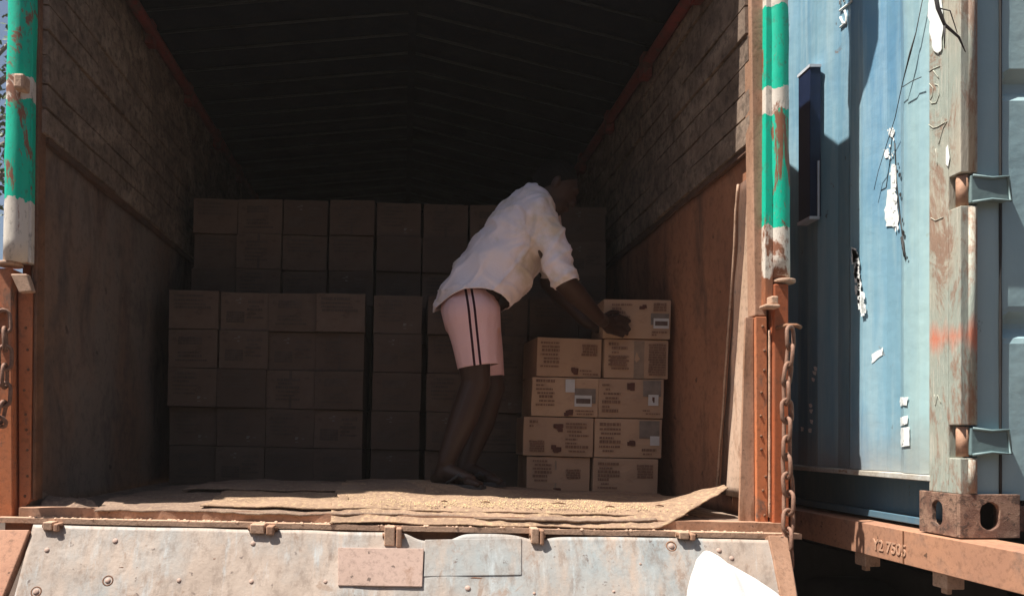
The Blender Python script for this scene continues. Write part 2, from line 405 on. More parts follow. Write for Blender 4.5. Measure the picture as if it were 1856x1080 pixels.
def gpt(px, py, off=0.003):
    p = gpix(px, py); return p + gnorm * (gdisp(p.x, p.z) + off)
mb = MB()
for px, py, r in [(209, 980, .011), (86, 997, .010), (196, 1052, .011), (66, 1072, .012), (325, 1052, .009), (456, 1054, .009), (459, 985, .010), (590, 1054, .008),
                  (848, 1066, .011), (1216, 990, .012), (1302, 998, .010), (1325, 1012, .009), (1407, 1004, .007), (1160, 1022, .005), (1112, 1072, .006), (1412, 1072, .008), (9, 986, .009), (968, 1075, .006)]:
    p = gpt(px, py); MB().dome(p, r * .82, gnorm, 0.5).build("rivet", M_plate, gt)
mb = MB()
for px, py in [(66, 1072), (1216, 990), (196, 1052)]:
    c = gpt(px, py, 0.002); u = Vector((1, 0, 0)); v = gnorm.cross(u)
    MB().tube([c + (u * math.cos(a) + v * math.sin(a)) * 0.015 for a in [k * math.pi / 8 for k in range(16)]], 0.0025, 6, closed=True).build("washer", M_rust, gt)
def gquad(name, pts, off, mat, th=0.004):
    q = [gpix(*p) + gnorm * off for p in pts]; mb = MB(); mb.hexa([p - gnorm * (th + .012) for p in q], [p for p in q]); return mb.build(name, mat, gt, bevel=0.002)
gquad("patch_plate", [(613, 1062), (765, 1064), (768, 995), (613, 993)], 0.010, M_plate)
gquad("patch_plate", [(768, 1045), (945, 1042), (945, 975), (770, 978)], 0.0045, M_gate)
M_angle = worn("faded_orange_angle", (0.48, 0.25, 0.16), (0.40, 0.20, 0.13), (0.26, 0.15, 0.10), 5)
# end angles of the gate
def gangle(pts, mat):
    q = [gpix(*p) for p in pts]; mb = MB(); mb.hexa([p - gnorm * 0.02 for p in q], [p + gnorm * 0.015 for p in q]); mb.build("end_angle", mat, gt, bevel=0.003)
gangle([(-30, 1100), (2, 1100), (57, 962), (-6, 962)], M_angle)
gangle([(1415, 1100), (1444, 1100), (1424, 972), (1389, 972)], M_tan_steel)
# scratches / cracks as thin raised ridges
mb = MB()
for path in [[(210, 1028), (240, 1029), (262, 1026), (300, 1028), (350, 1021), (380, 1014), (420, 1010), (450, 1003)],
             [(768, 1045), (800, 1047), (850, 1046), (900, 1047), (945, 1042)], [(150, 1062), (158, 1035), (166, 1022)], [(1230, 984), (1248, 976)], [(1055, 1040), (1060, 1020)]]:
    mb = MB(); P = [(a + (c - a) * k / 5 , b + (d - b) * k / 5) for (a, b), (c, d) in zip(path, path[1:]) for k in range(5)]
    mb.tube([gpt(a + 2 * nz(a * .2, b), b + 3.5 * nz(a * .13, b * .1, 3), 0.001) for a, b in P], [.0012 + .003 * abs(nz(a * .11, 7)) for a, b in P], 5); mb.build("crack", M_rust, gt)
# hinges
for px, w_, py0, py1 in [(713, .055, 952, 988), (972, .040, 955, 984), (478, .075, 948, 966), (100, .05, 944, 960), (1240, .05, 962, 976)]:
    a = T(px, py0, -0.09); b = T(px, py1, -0.11); rt = empty("hinge"); rt.parent = gt
    mb = MB(); mb.box(a.x - w_ / 2, a.x + w_ * .1, -0.122, -0.055, b.z, a.z); mb.build("hinge_plate", M_lip, rt, bevel=0.003)
    mb = MB(); mb.box(a.x + w_ * .18, a.x + w_ / 2, -0.125, -0.05, b.z - .004, a.z - .004); mb.build("hinge_knuckle", M_tan_steel, rt, bevel=0.004)
    mb = MB(); mb.tube([(a.x - w_ * .6, -0.108, (a.z + b.z) / 2), (a.x + w_ * .65, -0.108, (a.z + b.z) / 2)], 0.007, 8); mb.build("pin", M_rust, rt)

# rear posts ------------------------------------------------------
def post_box(mb, pts, y0, y1):   # pts four pixels at the y=0 plane: bl br tr tl
    q = [T(a, b) for a, b in pts]
    mb.hexa([Vector((p.x, y0, p.z)) for p in q], [Vector((p.x, y1, p.z)) for p in q])
zR = [T(1400, y).z for y in (505, 412, 212, 168, 22)]
M_poleR = pole_mat("banded_pole_paint_right", [(zR[0], zR[1], 'w'), (zR[1], zR[2], 'g'), (zR[2], zR[3], 'w'), (zR[3], zR[4], 'g'), (zR[4], 9, 'w')], 3)
zL = [T(40, y).z for y in (482, 370, 192, 152)]
M_poleL = pole_mat("banded_pole_paint_left", [(zL[0], zL[1], 'w'), (zL[1], zL[2], 'g'), (zL[2], zL[3], 'w'), (zL[3], 9, 'g')], 8)
def rear_post(right):
    rt = empty("rear_post"); rt.parent = truck
    if right:
        mb = MB(); post_box(mb, [(1369, 945), (1389, 945), (1387, 575), (1367, 575)], -0.012, 0.05); mb.build("inner_channel", M_orange, rt, bevel=0.002)
        mb = MB(); post_box(mb, [(1393, 962), (1421, 962), (1420, 518), (1394, 518)], -0.035, 0.06); mb.build("socket_tube", M_orange_dk, rt, bevel=0.004)
        mb = MB(); post_box(mb, [(1340, 950), (1368, 950), (1366, 575), (1352, 575)], 0.002, 0.012); mb.build("corner_sheet", M_tan_steel, rt, bevel=0.001)
        mb = MB(); post_box(mb, [(1366, 573), (1388, 573), (1378, -420), (1354, -420)], -0.008, 0.045); mb.build("stanchion", M_tan_steel, rt, bevel=0.003)
        a, b = T(1409, 507), T(1402, -420)
        pts = [a.lerp(b, i / 24) + Vector((0.004 * nz(i * .4, 2), -0.01, 0)) for i in range(25)]
        mb = MB(); mb.tube(pts, [0.034 + 0.002 * nz(i * .9, 5) for i in range(25)], 14); mb.build("banded_pole", M_poleR, rt)
        mb = MB(); post_box(mb, [(1378, 560), (1394, 560), (1392, -420), (1382, -420)], -0.030, 0.02); mb.build("pole_flange", M_poleR, rt, bevel=0.003)
        c = T(1415, 512)
        mb = MB(); mb.tube([c + Vector((0, -.01, -.006)), c + Vector((0, -.01, .006))], 0.040, 18); mb.build("pole_collar", M_lip, rt, bevel=0.003)
        c = T(1385, 560); mb = MB(); mb.box(c.x - .032, c.x + .018, -0.075, -0.03, c.z - .008, c.z + .004); mb.box(c.x - .008, c.x + .016, -.065, -.03, c.z + .004, c.z + .032); mb.build("latch", M_lip, rt, bevel=0.005)
        c = T(1405, 597); mb = MB(); mb.tube([c + Vector((-.01, -.03, 0)), c + Vector((0.0, -.075, .002)), c + Vector((.03, -.078, .002)), c + Vector((.047, -.07, -.002))], 0.007, 8); mb.build("chain_hook", M_rust, rt)
        mb = MB(); q = [T(1390, y) for y in range(600, 945, 12)]; mb.tube([p + Vector((.0, -.018, 0)) for p in q], [0.0035 + .002 * abs(nz(i * .8, 2)) for i in range(len(q))], 6); mb.build("weld_seam", M_lip, rt)
    else:
        mb = MB(); post_box(mb, [(38, 932), (58, 905), (62, 528), (36, 528)], -0.012, 0.05); mb.build("inner_channel", M_orange, rt, bevel=0.002)
        mb = MB(); post_box(mb, [(0, 945), (33, 945), (31, 490), (2, 490)], -0.035, 0.06); mb.build("socket_tube", M_orange, rt, bevel=0.004)
        mb = MB(); post_box(mb, [(-14, 948), (-1, 948), (1, 560), (-10, 560)], -0.03, 0.06); mb.build("outer_angle", M_orange_dk, rt, bevel=0.004)
        mb = MB(); post_box(mb, [(60, 905), (66, 905), (79, -420), (71, -420)], -0.008, 0.045); mb.build("stanchion", M_rust, rt, bevel=0.003)
        a, b = T(36, 478), T(54, -420)
        pts = [a.lerp(b, i / 24) + Vector((0.004 * nz(i * .4, 7), -0.01, 0)) for i in range(25)]
        mb = MB(); mb.tube(pts, [0.046 + 0.003 * nz(i * .9, 5) for i in range(25)], 14); mb.build("banded_pole", M_poleL, rt)
        mb = MB(); post_box(mb, [(52, 480), (64, 480), (74, -420), (64, -420)], -0.030, 0.02); mb.build("pole_flange", M_poleL, rt, bevel=0.003)
        c = T(20, 481); mb = MB(); mb.tube([c + Vector((0, -.01, -.006)), c + Vector((0, -.01, .006))], 0.042, 18); mb.build("pole_collar", M_lip, rt, bevel=0.003)
        c = T(52, 168); mb = MB(); mb.box(c.x - .012, c.x + .022, -.08, -.03, c.z - .022, c.z + .028); mb.build("latch", M_lip, rt, bevel=0.008)
        q = [T(*p, -0.06) for p in ((18, 496), (48, 496), (58, 528), (34, 530))]
        mb = MB(); mb.hexa([p for p in q], [p + Vector((0, .03, 0)) for p in q]); mb.build("latch", M_lip, rt, bevel=0.004)
        c = T(10, 566); mb = MB(); mb.box(c.x - .05, c.x + .022, -.075, -.035, c.z - .008, c.z + .006); mb.build("chain_hook", M_rust, rt, bevel=0.003)
    for k in range(10):
        px = 1380 if right else 50; py = 600 + k * 37 + random.uniform(-8, 8); c = T(px + random.uniform(-5, 5), py); MB().dome((c.x, -.0125, c.z), .005, (0, -1, 0), .6, 8).build("bolt", M_rust, rt)
rear_post(True); rear_post(False)

# canopy: gable tarpaulin with ribs
cn = empty("canopy"); cn.parent = truck
EL, ER, RZ = (xl(2.2) - 0.06, 2.21), (xr(2.08) + 0.06, 2.09), (0.0, 2.34)
def roofz(x):
    if x < 0: return RZ[1] + (EL[1] - RZ[1]) * (x / EL[0])
    return RZ[1] + (ER[1] - RZ[1]) * (x / ER[0])
def rfn(u, v):
    x = EL[0] + (ER[0] - EL[0]) * u; y = 0.0 + v * LEN
    s = 0.5 + 0.5 * math.cos(2 * math.pi * (y - 0.05) / 0.33)
    return (x, y, roofz(x) + 0.006 + 0.012 * s + 0.006 * nz(x * 3, y * 3))
MB().grid(rfn, 40, 100).build("tarpaulin", M_roof, cn, solid=0.006)
for sgn, e, zt, xf in ((-1, EL, ZT_L, xl), (1, ER, ZT_R, xr)):
    def sfn(u, v): 
        z = zt - 0.12 + v * (e[1] + 0.03 - zt + 0.12); return (xf(zt) + sgn * 0.075 + (e[0] + sgn * .0 - xf(zt) - sgn * .07) * v ** 3 * .9, u * LEN, z)
    MB().grid(sfn, 20, 3).build("side_flap", M_roof, cn, solid=0.004)
for k in range(26):
    y = 0.06 + k * 0.2
    if y > LEN: break
    mb = MB(); mb.tube([(EL[0] + .02, y, EL[1] - .012), (0, y, RZ[1] - .012), (ER[0] - .02, y, ER[1] - .012)], 0.0065, 6); mb.build("rib", M_rib, cn)
mb = MB(); mb.box(-.02, .02, 0.01, LEN, RZ[1] - .06, RZ[1] - .022); mb.build("ridge_beam", M_roof, cn)
mb = MB(); mb.prism([(xl(1) - .02, -.05), (xr(1) + .02, -.05), (ER[0], ER[1]), (0, RZ[1] - .02), (EL[0], EL[1])], 1, LEN - .05, LEN); mb.build("headboard", M_dark, truck)
# rolled side tarpaulin lashed to the top of the right rear post
mb = MB()
ps = [Vector((1.235 + .01 * nz(i * .5, 4), -0.005 + .012 * nz(i * .7, 9), 2.02 + i * .05)) for i in range(24)]
mb.tube(ps, [0.055 + .035 * min(1, i / 3) + .012 * nz(i * .8, 1) for i in range(24)], 14); mb.build("rolled_flap", M_roof, cn)

# chassis, wheels
mb = MB()
for x in (-0.42, 0.42): mb.box(x - .04, x + .04, 0.05, 8.0, -0.34, -0.12)
for k in range(9): mb.box(-1.2, 1.2, 0.15 + k * 0.65, 0.23 + k * 0.65, -0.12, -0.062)
mb.build("chassis", M_dark, truck, bevel=0.004)
def wheel(x, y, par, zc, r=0.48):
    rt = empty("wheel"); rt.parent = par; rt.location = (x, y, zc)
    mb = MB(); prof = [(r - .13, -.13), (r - .03, -.13), (r, -.10), (r, .10), (r - .03, .13), (r - .13, .13)]
    n = 32; vs = [(p[1], math.cos(a) * p[0], math.sin(a) * p[0]) for a in [2 * math.pi * k / n for k in range(n)] for p in prof]; m = len(prof)
    mb.add(vs, [(k * m + i, k * m + (i + 1) % m, ((k + 1) % n) * m + (i + 1) % m, ((k + 1) % n) * m + i) for k in range(n) for i in range(m)], None, True)
    mb.build("tyre", M_tyre, rt)
    mb = MB(); mb.tube([(-.09, 0, 0), (.09, 0, 0)], r - .135, 24); mb.tube([(-.15, 0, 0), (.15, 0, 0)], .09, 12); mb.build("rim", M_rust, rt)
for x in (-0.98, -0.68, 0.68, 0.98):
    wheel(x, 1.7, truck, -FZ + .49)
wheel(-0.9, 6.6, truck, -FZ + .49); wheel(0.9, 6.6, truck, -FZ + .49)
# cab
mb = MB(); mb.prism([(LEN + .15, -.5), (LEN + 2.0, -.5), (LEN + 2.05, .4), (LEN + 1.8, 1.35), (LEN + .15, 1.4)], 0, -1.15, 1.15); mb.build("cab", M_orange, truck, bevel=0.05)
mb = MB(); mb.box(-1.0, 1.0, LEN + 1.99, LEN + 2.03, .5, .52); mb.build("bumper", M_dark, truck)

# ------------------------------------------------------------------ chains
M_chain = worn("rusty_chain_iron", (0.30, 0.17, 0.12), (0.20, 0.11, 0.075), (0.12, 0.07, 0.05), 12, bump=0.4, metal=0.2)
def link_mesh(L, wd, r):
    pts = []; n = 7
    for s_ in (1, -1):
        for k in range(n):
            a = math.pi * k / (n - 1)
            pts.append((s_ * (wd / 2) * math.cos(a), 0, s_ * ((L - wd) / 2 + (wd / 2) * math.sin(a))))
    mb = MB(); mb.tube(pts, r, 8, closed=True); return mb
proto = link_mesh(0.074, 0.036, 0.0062)
def chain(pts, label, loose=0):
    rt = empty("chain", Matrix.Translation(pts[0]), label, "chain", None); first = None
    L = []; seg = 0.058; cur = Vector(pts[0]); i = 1; path = [Vector(p) for p in pts]; tot = []; 
    # resample
    res = [path[0].copy()]; rem = seg
    for a, b in zip(path, path[1:]):
        d = (b - a).length; t = 0.0
        while d - t >= rem: t += rem; res.append(a.lerp(b, t / d)); rem = seg
        rem -= (d - t)
    for k in range(len(res) - 1):
        a, b = res[k], res[k + 1]; c = (a + b) / 2 - rt.location; q = Vector((0, 0, 1)).rotation_difference((a - b).normalized())
        if first is None: first = proto.build("link", M_chain, rt); o = first
        else: o = first.copy(); COL.objects.link(o); o.parent = rt
        o.location = c; o.rotation_mode = 'QUATERNION'
        from mathutils import Quaternion
        o.rotation_quaternion = q @ Quaternion((0, 0, 1), (R(22) if k % 2 == 0 else R(100)) + random.uniform(-.25, .25))
    return rt
chain([W(1432, 596, 2.44), W(1433, 640, 2.44), W(1424, 700, 2.44), W(1427, 760, 2.44), W(1425, 840, 2.44), W(1430, 900, 2.44), W(1427, 990, 2.42), W(1429, 1040, 2.41)], "rusty chain hanging straight down outside the right rear post")
chain([W(6, 566, 2.44), W(10, 620, 2.43), W(9, 680, 2.43), W(6, 740, 2.43), W(-4, 775, 2.43), W(-18, 760, 2.43), W(-22, 680, 2.43), W(-20, 600, 2.44)], "rusty chain looped against the orange left rear post")

# ------------------------------------------------------------------ matting on the truck floor
def px_x(px, y=0.0): return T(px, 920, y).x
def hump(x, y):
    h = 0.010
    h += 0.040 * math.exp(-((x - 0.02) / 0.42) ** 2) * min(1, max(0, (y - .15) / .35))
    h += 0.022 * math.exp(-((x + 0.62) / 0.28) ** 2) * min(1, max(0, (y - .05) / .3))
    h += 0.010 * nz(x * 4, y * 4, 2) + 0.005 * nz(x * 11, y * 11, 2)
    if y > .75: h *= max(0.25, 1 - (y - .75) * 3)
    return max(0.003, h)
mt = empty("floor_matting", TM, "dusty tan matting in ragged layers on the truck floor, right corner curled up", "matting")
def layer(name, x0, x1, yf, yb, zo, mat, seed, th=0.008, droop=0.0, curl=False, nu=150, nv=60):
    def fn(u, v):
        x = x0 + (x1 - x0) * u
        yfr = yf + (0.15 * max(0, (x - .80) / .30) ** 1.2 if curl else 0) + 0.022 * nz(x * 3, seed) + 0.010 * nz(x * 14, seed, 3) + .006 * nz(x * 40, seed)
        y = yfr + (yb - yfr) * (v ** 1.3)
        z = hump(x, y) * min(1, 0.35 + max(0, y) * 6) + zo + 0.004 * nz(x * 7, y * 5, seed)
        if y < 0.02: z -= droop * min(1, (0.02 - y) / 0.085) ** 1.5
        if curl:
            t = max(0, (x - 0.80) / 0.30); z += 0.075 * t ** 1.6 * max(0, 1 - max(0, y - .1) * 2.2); 
        ex = 0.018 * nz(y * 9, seed + 2, 7)
        return (x + ex * (1 if u > .97 or u < .03 else 0), y, z)
    return MB().grid(fn, nu, nv).build(name, mat, mt, solid=th)
layer("lower_mat", px_x(182), px_x(1180), -0.052, 0.98, -0.001, M_mat2, 1.3, 0.006, droop=.012)
layer("middle_mat", px_x(372), px_x(1250), -0.024, 1.0, 0.008, M_mat, 5.7, 0.005, droop=.004)
layer("upper_mat", px_x(600), px_x(1338), -0.078, 0.86, 0.016, M_mat, 9.1, 0.004, droop=0.046, curl=True)
layer("torn_mat", px_x(330, .3), px_x(770, .3), 0.30, 0.70, 0.016, M_mat2, 13.5, 0.005, nu=70, nv=30)
# crumpled flap at the left corner
def flap(u, v):
    a = T(66, 932, -.03).lerp(T(186, 928, -.03), u); b = T(88, 900, .10).lerp(T(150, 903, .12), u)
    p = a.lerp(b, v); p.z += 0.012 * nz(u * 4, v * 3, 6) + 0.012 * v * (1 - v) * 4 + (0.006 * nz(u * 20, 2) if v > .9 else 0); p.y += 0.01 * nz(u * 5, v * 5, 8); return p
MB().grid(flap, 24, 14).build("corner_flap", M_mat2, mt, solid=0.004)
def flap2(u, v):
    a = T(58, 925, .03).lerp(T(110, 906, .12), u); b = T(58, 868, .04).lerp(T(98, 893, .12), u)
    p = a.lerp(b, v * (1 - .6 * u)); p.y += 0.01 * nz(u * 5, v * 5, 1); return p
MB().grid(flap2, 12, 12).build("corner_flap", M_mat2, mt, solid=0.003)
# scattered dust, straw and grain: nobody could count it
mb = MB()
for i in range(1500):
    x = random.gauss(0.45, 0.38); y = abs(random.gauss(0.03, 0.09)) - .0
    if not -.22 < x < 0.95: continue
    r = random.uniform(0.001, 0.003)
    mb.dome((x, y, hump(x, y) * min(1, 0.35 + max(0, y) * 6) + 0.0205), r, (0, 0, 1), .9, 5)
gs = mb.build("spilled_grain", M_grain); gs.matrix_world = TM; tag(gs, "pale yellow grain and dust spilled over the edge of the matting", "grain", kind="stuff")
for px, py, l_ in [(1012, 916, .05), (1105, 918, .035), (1195, 922, .03), (880, 912, .03), (805, 905, .025), (1240, 915, .04)]:
    p = T(px, py, .05); a = random.uniform(-.4, .4); u = Vector((math.cos(a), math.sin(a), 0)) * l_ / 2; c = Vector((p.x, .05, hump(p.x, .05) + .022))
    MB().tube([c - u, c + Vector((0, .004, .003)), c + u], [.001, .003, .0015], 5).build("straw_scrap", M_rust, mt)

# ------------------------------------------------------------------ cartons
def carton_mesh(w_, d_, h_, seed, bulge=0.004):
    rnd = random.Random(seed); mb = MB(); n = 6
    cor = {}
    def P(i, j, k):
        u, v, t = i / n, j / n, k / n
        x, y, z = (u - .5) * w_, v * d_, t * h_
        s = math.sin(math.pi * u) * math.sin(math.pi * t)
        if j == 0: y -= bulge * s * (1.2 + nz(u * 3, t * 3, seed)) 
        if j == n: y += bulge * s
        s2 = math.sin(math.pi * v) * math.sin(math.pi * t)
        if i == 0: x -= bulge * s2
        if i == n: x += bulge * s2
        if k == n: z += 0.002 * nz(u * 4, v * 4, seed) - .001
        return Vector((x, y, z)) + Vector((.0025 * nz(x * 12, z * 12, seed + y), .0025 * nz(x * 12, z * 12, seed + 9 + y), 0))
    faces = []
    for fixed, val in ((1, 0), (1, n), (0, 0), (0, n), (2, 0), (2, n)):
        for a in range(n):
            for b in range(n):
                def idx(a_, b_):
                    l = [a_, b_]; l.insert(fixed, val); return tuple(l)
                faces.append([idx(a, b), idx(a + 1, b), idx(a + 1, b + 1), idx(a, b + 1)])
    ids = {}; vs = []; fs = []
    for f in faces:
        q = []
        for i in f:
            if i not in ids: ids[i] = len(vs); vs.append(P(*i))
            q.append(ids[i])
        fs.append(q)
    mb.add(vs, fs); return mb
def front_y(u, t, seed, w_, h_, bulge=0.004):
    s = math.sin(math.pi * u) * math.sin(math.pi * t)
    return -bulge * s * (1.2 + nz(u * 3, t * 3, seed)) - .0028
def marks(w_, h_, seed, plan):
    """plan: list of (kind, u0, v0, u1, v1); returns {matkey: MB} conforming to the front"""
    rnd = random.Random(seed * 7 + 1); out = {}; cur = [0]
    def quad(key, u0, v0, u1, v1, lift=0.0):
        mb = out.setdefault((key, cur[0]), MB())
        vs = [((u - .5) * w_, front_y(u, v, seed, w_, h_) - .0012 - lift, v * h_) for u, v in ((u0, v0), (u1, v0), (u1, v1), (u0, v1))]
        mb.add(vs, [(0, 1, 2, 3)])
    for kind, u0, v0, u1, v1 in plan:
        cur[0] += 1
        if kind == 'text':
            nl = max(2, int((v1 - v0) / .098)); lh = (v1 - v0) / nl
            for i in range(nl):
                y = v0 + i * lh; x = u0 + rnd.choice((0, 0, .02, .05)); end = u1 - rnd.choice((0, 0, .03, .1, .16))
                big = rnd.random() < .3
                while x < end:
                    wl = rnd.uniform(.012, .05); quad('ink', x, y + lh * .15, min(end, x + wl), y + lh * (.85 if big else .62)); x += wl + rnd.uniform(.003, .012)
        elif kind == 'block':
            nl = max(3, int((v1 - v0) / .06)); lh = (v1 - v0) / nl
            for i in range(nl):
                x = u0 + rnd.uniform(0, .02)
                while x < u1:
                    wl = rnd.uniform(.03, .09); quad('ink', x, v0 + lh * i, min(u1, x + wl), v0 + lh * (i + rnd.uniform(.75, .98))); x += wl + .005
        elif kind == 'grey': quad('grey', u0, v0, u1, v1)
        elif kind == 'logo':
            for i in range(7):
                a = rnd.uniform(u0, u1 - (u1 - u0) * .45); b = rnd.uniform(v0, v1 - (v1 - v0) * .45); quad('dark', a, b, a + (u1 - u0) * .5, b + (v1 - v0) * .5, .0001 * i)
        elif kind == 'sticker': quad('sticker', u0, v0, u1, v1, .0012); 
        elif kind == 'bars':
            quad('sticker', u0, v0, u1, v1, .0012); x = u0 + .02
            quad('grey', u0 + .025, v0 + (v1 - v0) * .28, u1 - .02, v0 + (v1 - v0) * .72, .0022)
            while x < u1 - .02:
                wl = rnd.uniform(.003, .007); quad('dark', x, v0 + (v1 - v0) * .3, x + wl, v0 + (v1 - v0) * .7, .0030); x += wl + .007
        elif kind == 'scuff':
            for i in range(4):
                a = rnd.uniform(u0, u1); b = rnd.uniform(v0, v1); quad('sticker', a, b, a + rnd.uniform(.02, .08), b + rnd.uniform(.01, .03))
        elif kind == 'tape': quad('tape', u0, v0, u1, v1)
    return out
MK = {'ink': ("printed_text", M_ink), 'dark': ("printed_emblem", M_ink_dk), 'grey': ("printed_panel", M_ink_gr), 'sticker': ("sticker", M_sticker), 'tape': ("tape", M_tape)}
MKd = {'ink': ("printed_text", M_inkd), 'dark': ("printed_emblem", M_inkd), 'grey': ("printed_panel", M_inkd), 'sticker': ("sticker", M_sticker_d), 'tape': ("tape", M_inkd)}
def carton(loc, w_, d_, h_, seed, plan, label, group, rz=0.0, ry=0.0, dim=False):
    M = TM @ Matrix.Translation(loc) @ Matrix.Rotation(rz, 4, 'Z') @ Matrix.Rotation(ry, 4, 'Y')
    rt = empty("carton", M, label, "carton", group)
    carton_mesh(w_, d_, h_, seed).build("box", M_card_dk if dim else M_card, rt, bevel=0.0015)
    for (k, _i), mb in marks(w_, h_, seed, plan).items():
        nm, m = (MKd if dim else MK)[k]; mb.build(nm, m, rt, fixn=False)
    return rt
def copy_tree(o, parent=None):
    c = o.copy(); COL.objects.link(c); c.parent = parent
    for ch in list(o.children): copy_tree(ch, c)
    return c

ORD = ["first", "second", "third", "fourth", "fifth", "sixth", "seventh", "eighth", "ninth"]
# right-hand stack, by hand: (x0,x1 px, row, z..)
YS = 0.82
zb0 = 0.004; hh = (T(1150, 542, YS).z - zb0) / 5
P_A = [('text', .05, .22, .34, .92), ('logo', .52, .06, .64, .24), ('text', .66, .05, .95, .22), ('block', .68, .55, .93, .85)]
rs = [  # col, row, px0, px1, rz, ry, plan, label
 ('L', 0, 957, 1074, 0.5, 0.3, [('text', .07, .35, .42, .95), ('block', .62, .45, .85, .7), ('logo', .4, .14, .55, .2), ('tape', .44, .0, .47, .9)], "carton on the floor at the left of the lit stack, beside the sandals"),
 ('L', 1, 949, 1077, -1.5, 1.0, [('text', .08, .72, .3, .92), ('logo', .42, .62, .56, .82), ('logo', .4, .08, .54, .3), ('text', .6, .1, .93, .9), ('block', .08, .1, .3, .4)], "tilted carton with two dark emblems, second up in the left column"),
 ('L', 2, 962, 1085, 0.6, .4, [('text', .06, .25, .34, .95), ('sticker', .5, .62, .64, .95), ('grey', .64, .35, .96, .72), ('bars', .64, .26, .90, .55), ('logo', .48, .0, .62, .18), ('text', .66, .04, .93, .2)], "carton with a torn white patch and a barcode sticker, third up in the left column"),
 ('L', 3, 970, 1092, 5.0, .6, P_A, "top carton of the left column, turned to show its left end"),
 ('R', 0, 1077, 1197, 0.0, 0.2, [('text', .07, .2, .4, .9), ('block', .66, .5, .92, .85), ('logo', .4, .0, .52, .12)], "carton on the floor against the right wall, bottom of its column"),
 ('R', 1, 1078, 1203, 0.8, -.4, [('text', .07, .12, .38, .9), ('logo', .46, .3, .6, .44), ('grey', .66, .5, .96, .95), ('sticker', .82, .32, .96, .56), ('text', .7, .06, .95, .25)], "carton with a small white square sticker, second up against the right wall"),
 ('R', 2, 1084, 1203, -0.6, -.4, [('text', .05, .12, .33, .9), ('logo', .42, .68, .56, .9), ('grey', .68, .55, .96, .96), ('sticker', .76, .32, .92, .6), ('logo', .82, .38, .86, .55), ('text', .68, .08, .95, .24)], "carton with a question-mark-like dark spot on a white sticker, middle of the right column"),
 ('R', 3, 1093, 1212, 1.2, .2, [('text', .06, .2, .38, .92), ('block', .08, .3, .34, .55), ('tape', .46, 0, .62, .95), ('block', .68, .08, .96, .9)], "crumpled carton directly below the one being placed"),
 ('R', 4, 1090, 1213, -2.0, .3, [('text', .12, .5, .42, .92), ('logo', .52, .74, .64, .86), ('grey', .7, .35, .97, .64), ('bars', .74, .26, .97, .52), ('text', .72, .06, .95, .2), ('block', .72, .7, .93, .92)], "topmost carton of the lit stack with the worker's hand on it"),
]
for c_, r_, a, b, rz, ry, plan, lab in rs:
    pa, pb = T(a, 700, YS), T(b, 700, YS); wd = (pb.x - pa.x) - .006
    z0 = zb0 + r_ * hh + .001
    cx = (pa.x + pb.x) / 2 + (T(1000, 700 ,YS).x - T(1000, 700, YS).x)
    carton((cx, YS + random.uniform(-.008, .008), z0), wd, 0.25, hh - .003, 20 + len(lab) + r_, plan, lab, "cartons lit by daylight in the stack at the right wall", R(rz), R(ry) * 0.4)

# dim wall of cartons across the bed, seen end on; upper tier stands one carton further in
plans = [[('text', .1, .3, .6, .9), ('scuff', .6, .12, .82, .24)], [('text', .15, .15, .8, .45), ('block', .2, .6, .7, .8)], [('text', .1, .5, .85, .9)],
         [('block', .12, .2, .5, .5), ('text', .55, .3, .9, .8), ('scuff', .3, .68, .45, .83)], [('text', .2, .2, .7, .8), ('tape', .47, 0, .53, 1)]]
YB, YU = 1.12, 1.475
hB = (T(500, 529, YB).z - .006) / 5
protos = []
for i in range(5):
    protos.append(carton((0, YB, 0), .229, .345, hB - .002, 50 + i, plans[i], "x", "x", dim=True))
used = [False] * 5
def put(x, y, z, label, group):
    i = random.randrange(5)
    o = protos[i] if not used[i] else copy_tree(protos[i]); used[i] = True
    M = TM @ Matrix.Translation((x, y + random.uniform(-.022, .022), z)) @ Matrix.Rotation(R(random.uniform(-2.5, 2.5)), 4, 'Z') @ Matrix.Rotation(R(random.uniform(-.5, .5)), 4, 'Y')
    o.location = M.translation; o.rotation_euler = M.to_euler(); tag(o, label, None, group); return o
colsB = [(308, 393), (396, 483), (486, 568), (572, 658), (676, 762), (773, 862), (867, 953), (958, 1045), (1049, 1136)]
rowname = ["bottom", "second", "third", "fourth", "top"]
for ci, (a, b) in enumerate(colsB):
    xc = (T(a, 700, YB).x + T(b, 700, YB).x) / 2
    for r_ in range(5):
        put(xc + random.uniform(-.003, .003), YB, .004 + r_ * hB, f"dim carton in the front tier, {ORD[ci]} column from the left wall, {rowname[r_]} row", "dim cartons in the lower front tier")
colsU = [(350, 428), (431, 510), (513, 592), (597, 677), (684, 761), (767, 847), (851, 931), (935, 1015), (1019, 1099)]
for ci, (a, b) in enumerate(colsU):
    xc = (T(a, 450, YU).x + T(b, 450, YU).x) / 2
    for r_ in range(8):
        if r_ < 5: lab, grp = "dim carton hidden behind the front tier, carrying the upper rows", "cartons hidden behind the front tier"
        else: lab, grp = f"dim carton in the upper rear tier, {ORD[ci]} from the left, {['lowest', 'middle', 'top'][r_ - 5]} visible row", "dim cartons in the upper rear tier"
        put(xc + random.uniform(-.003, .003), YU, .004 + r_ * hB, lab, grp)

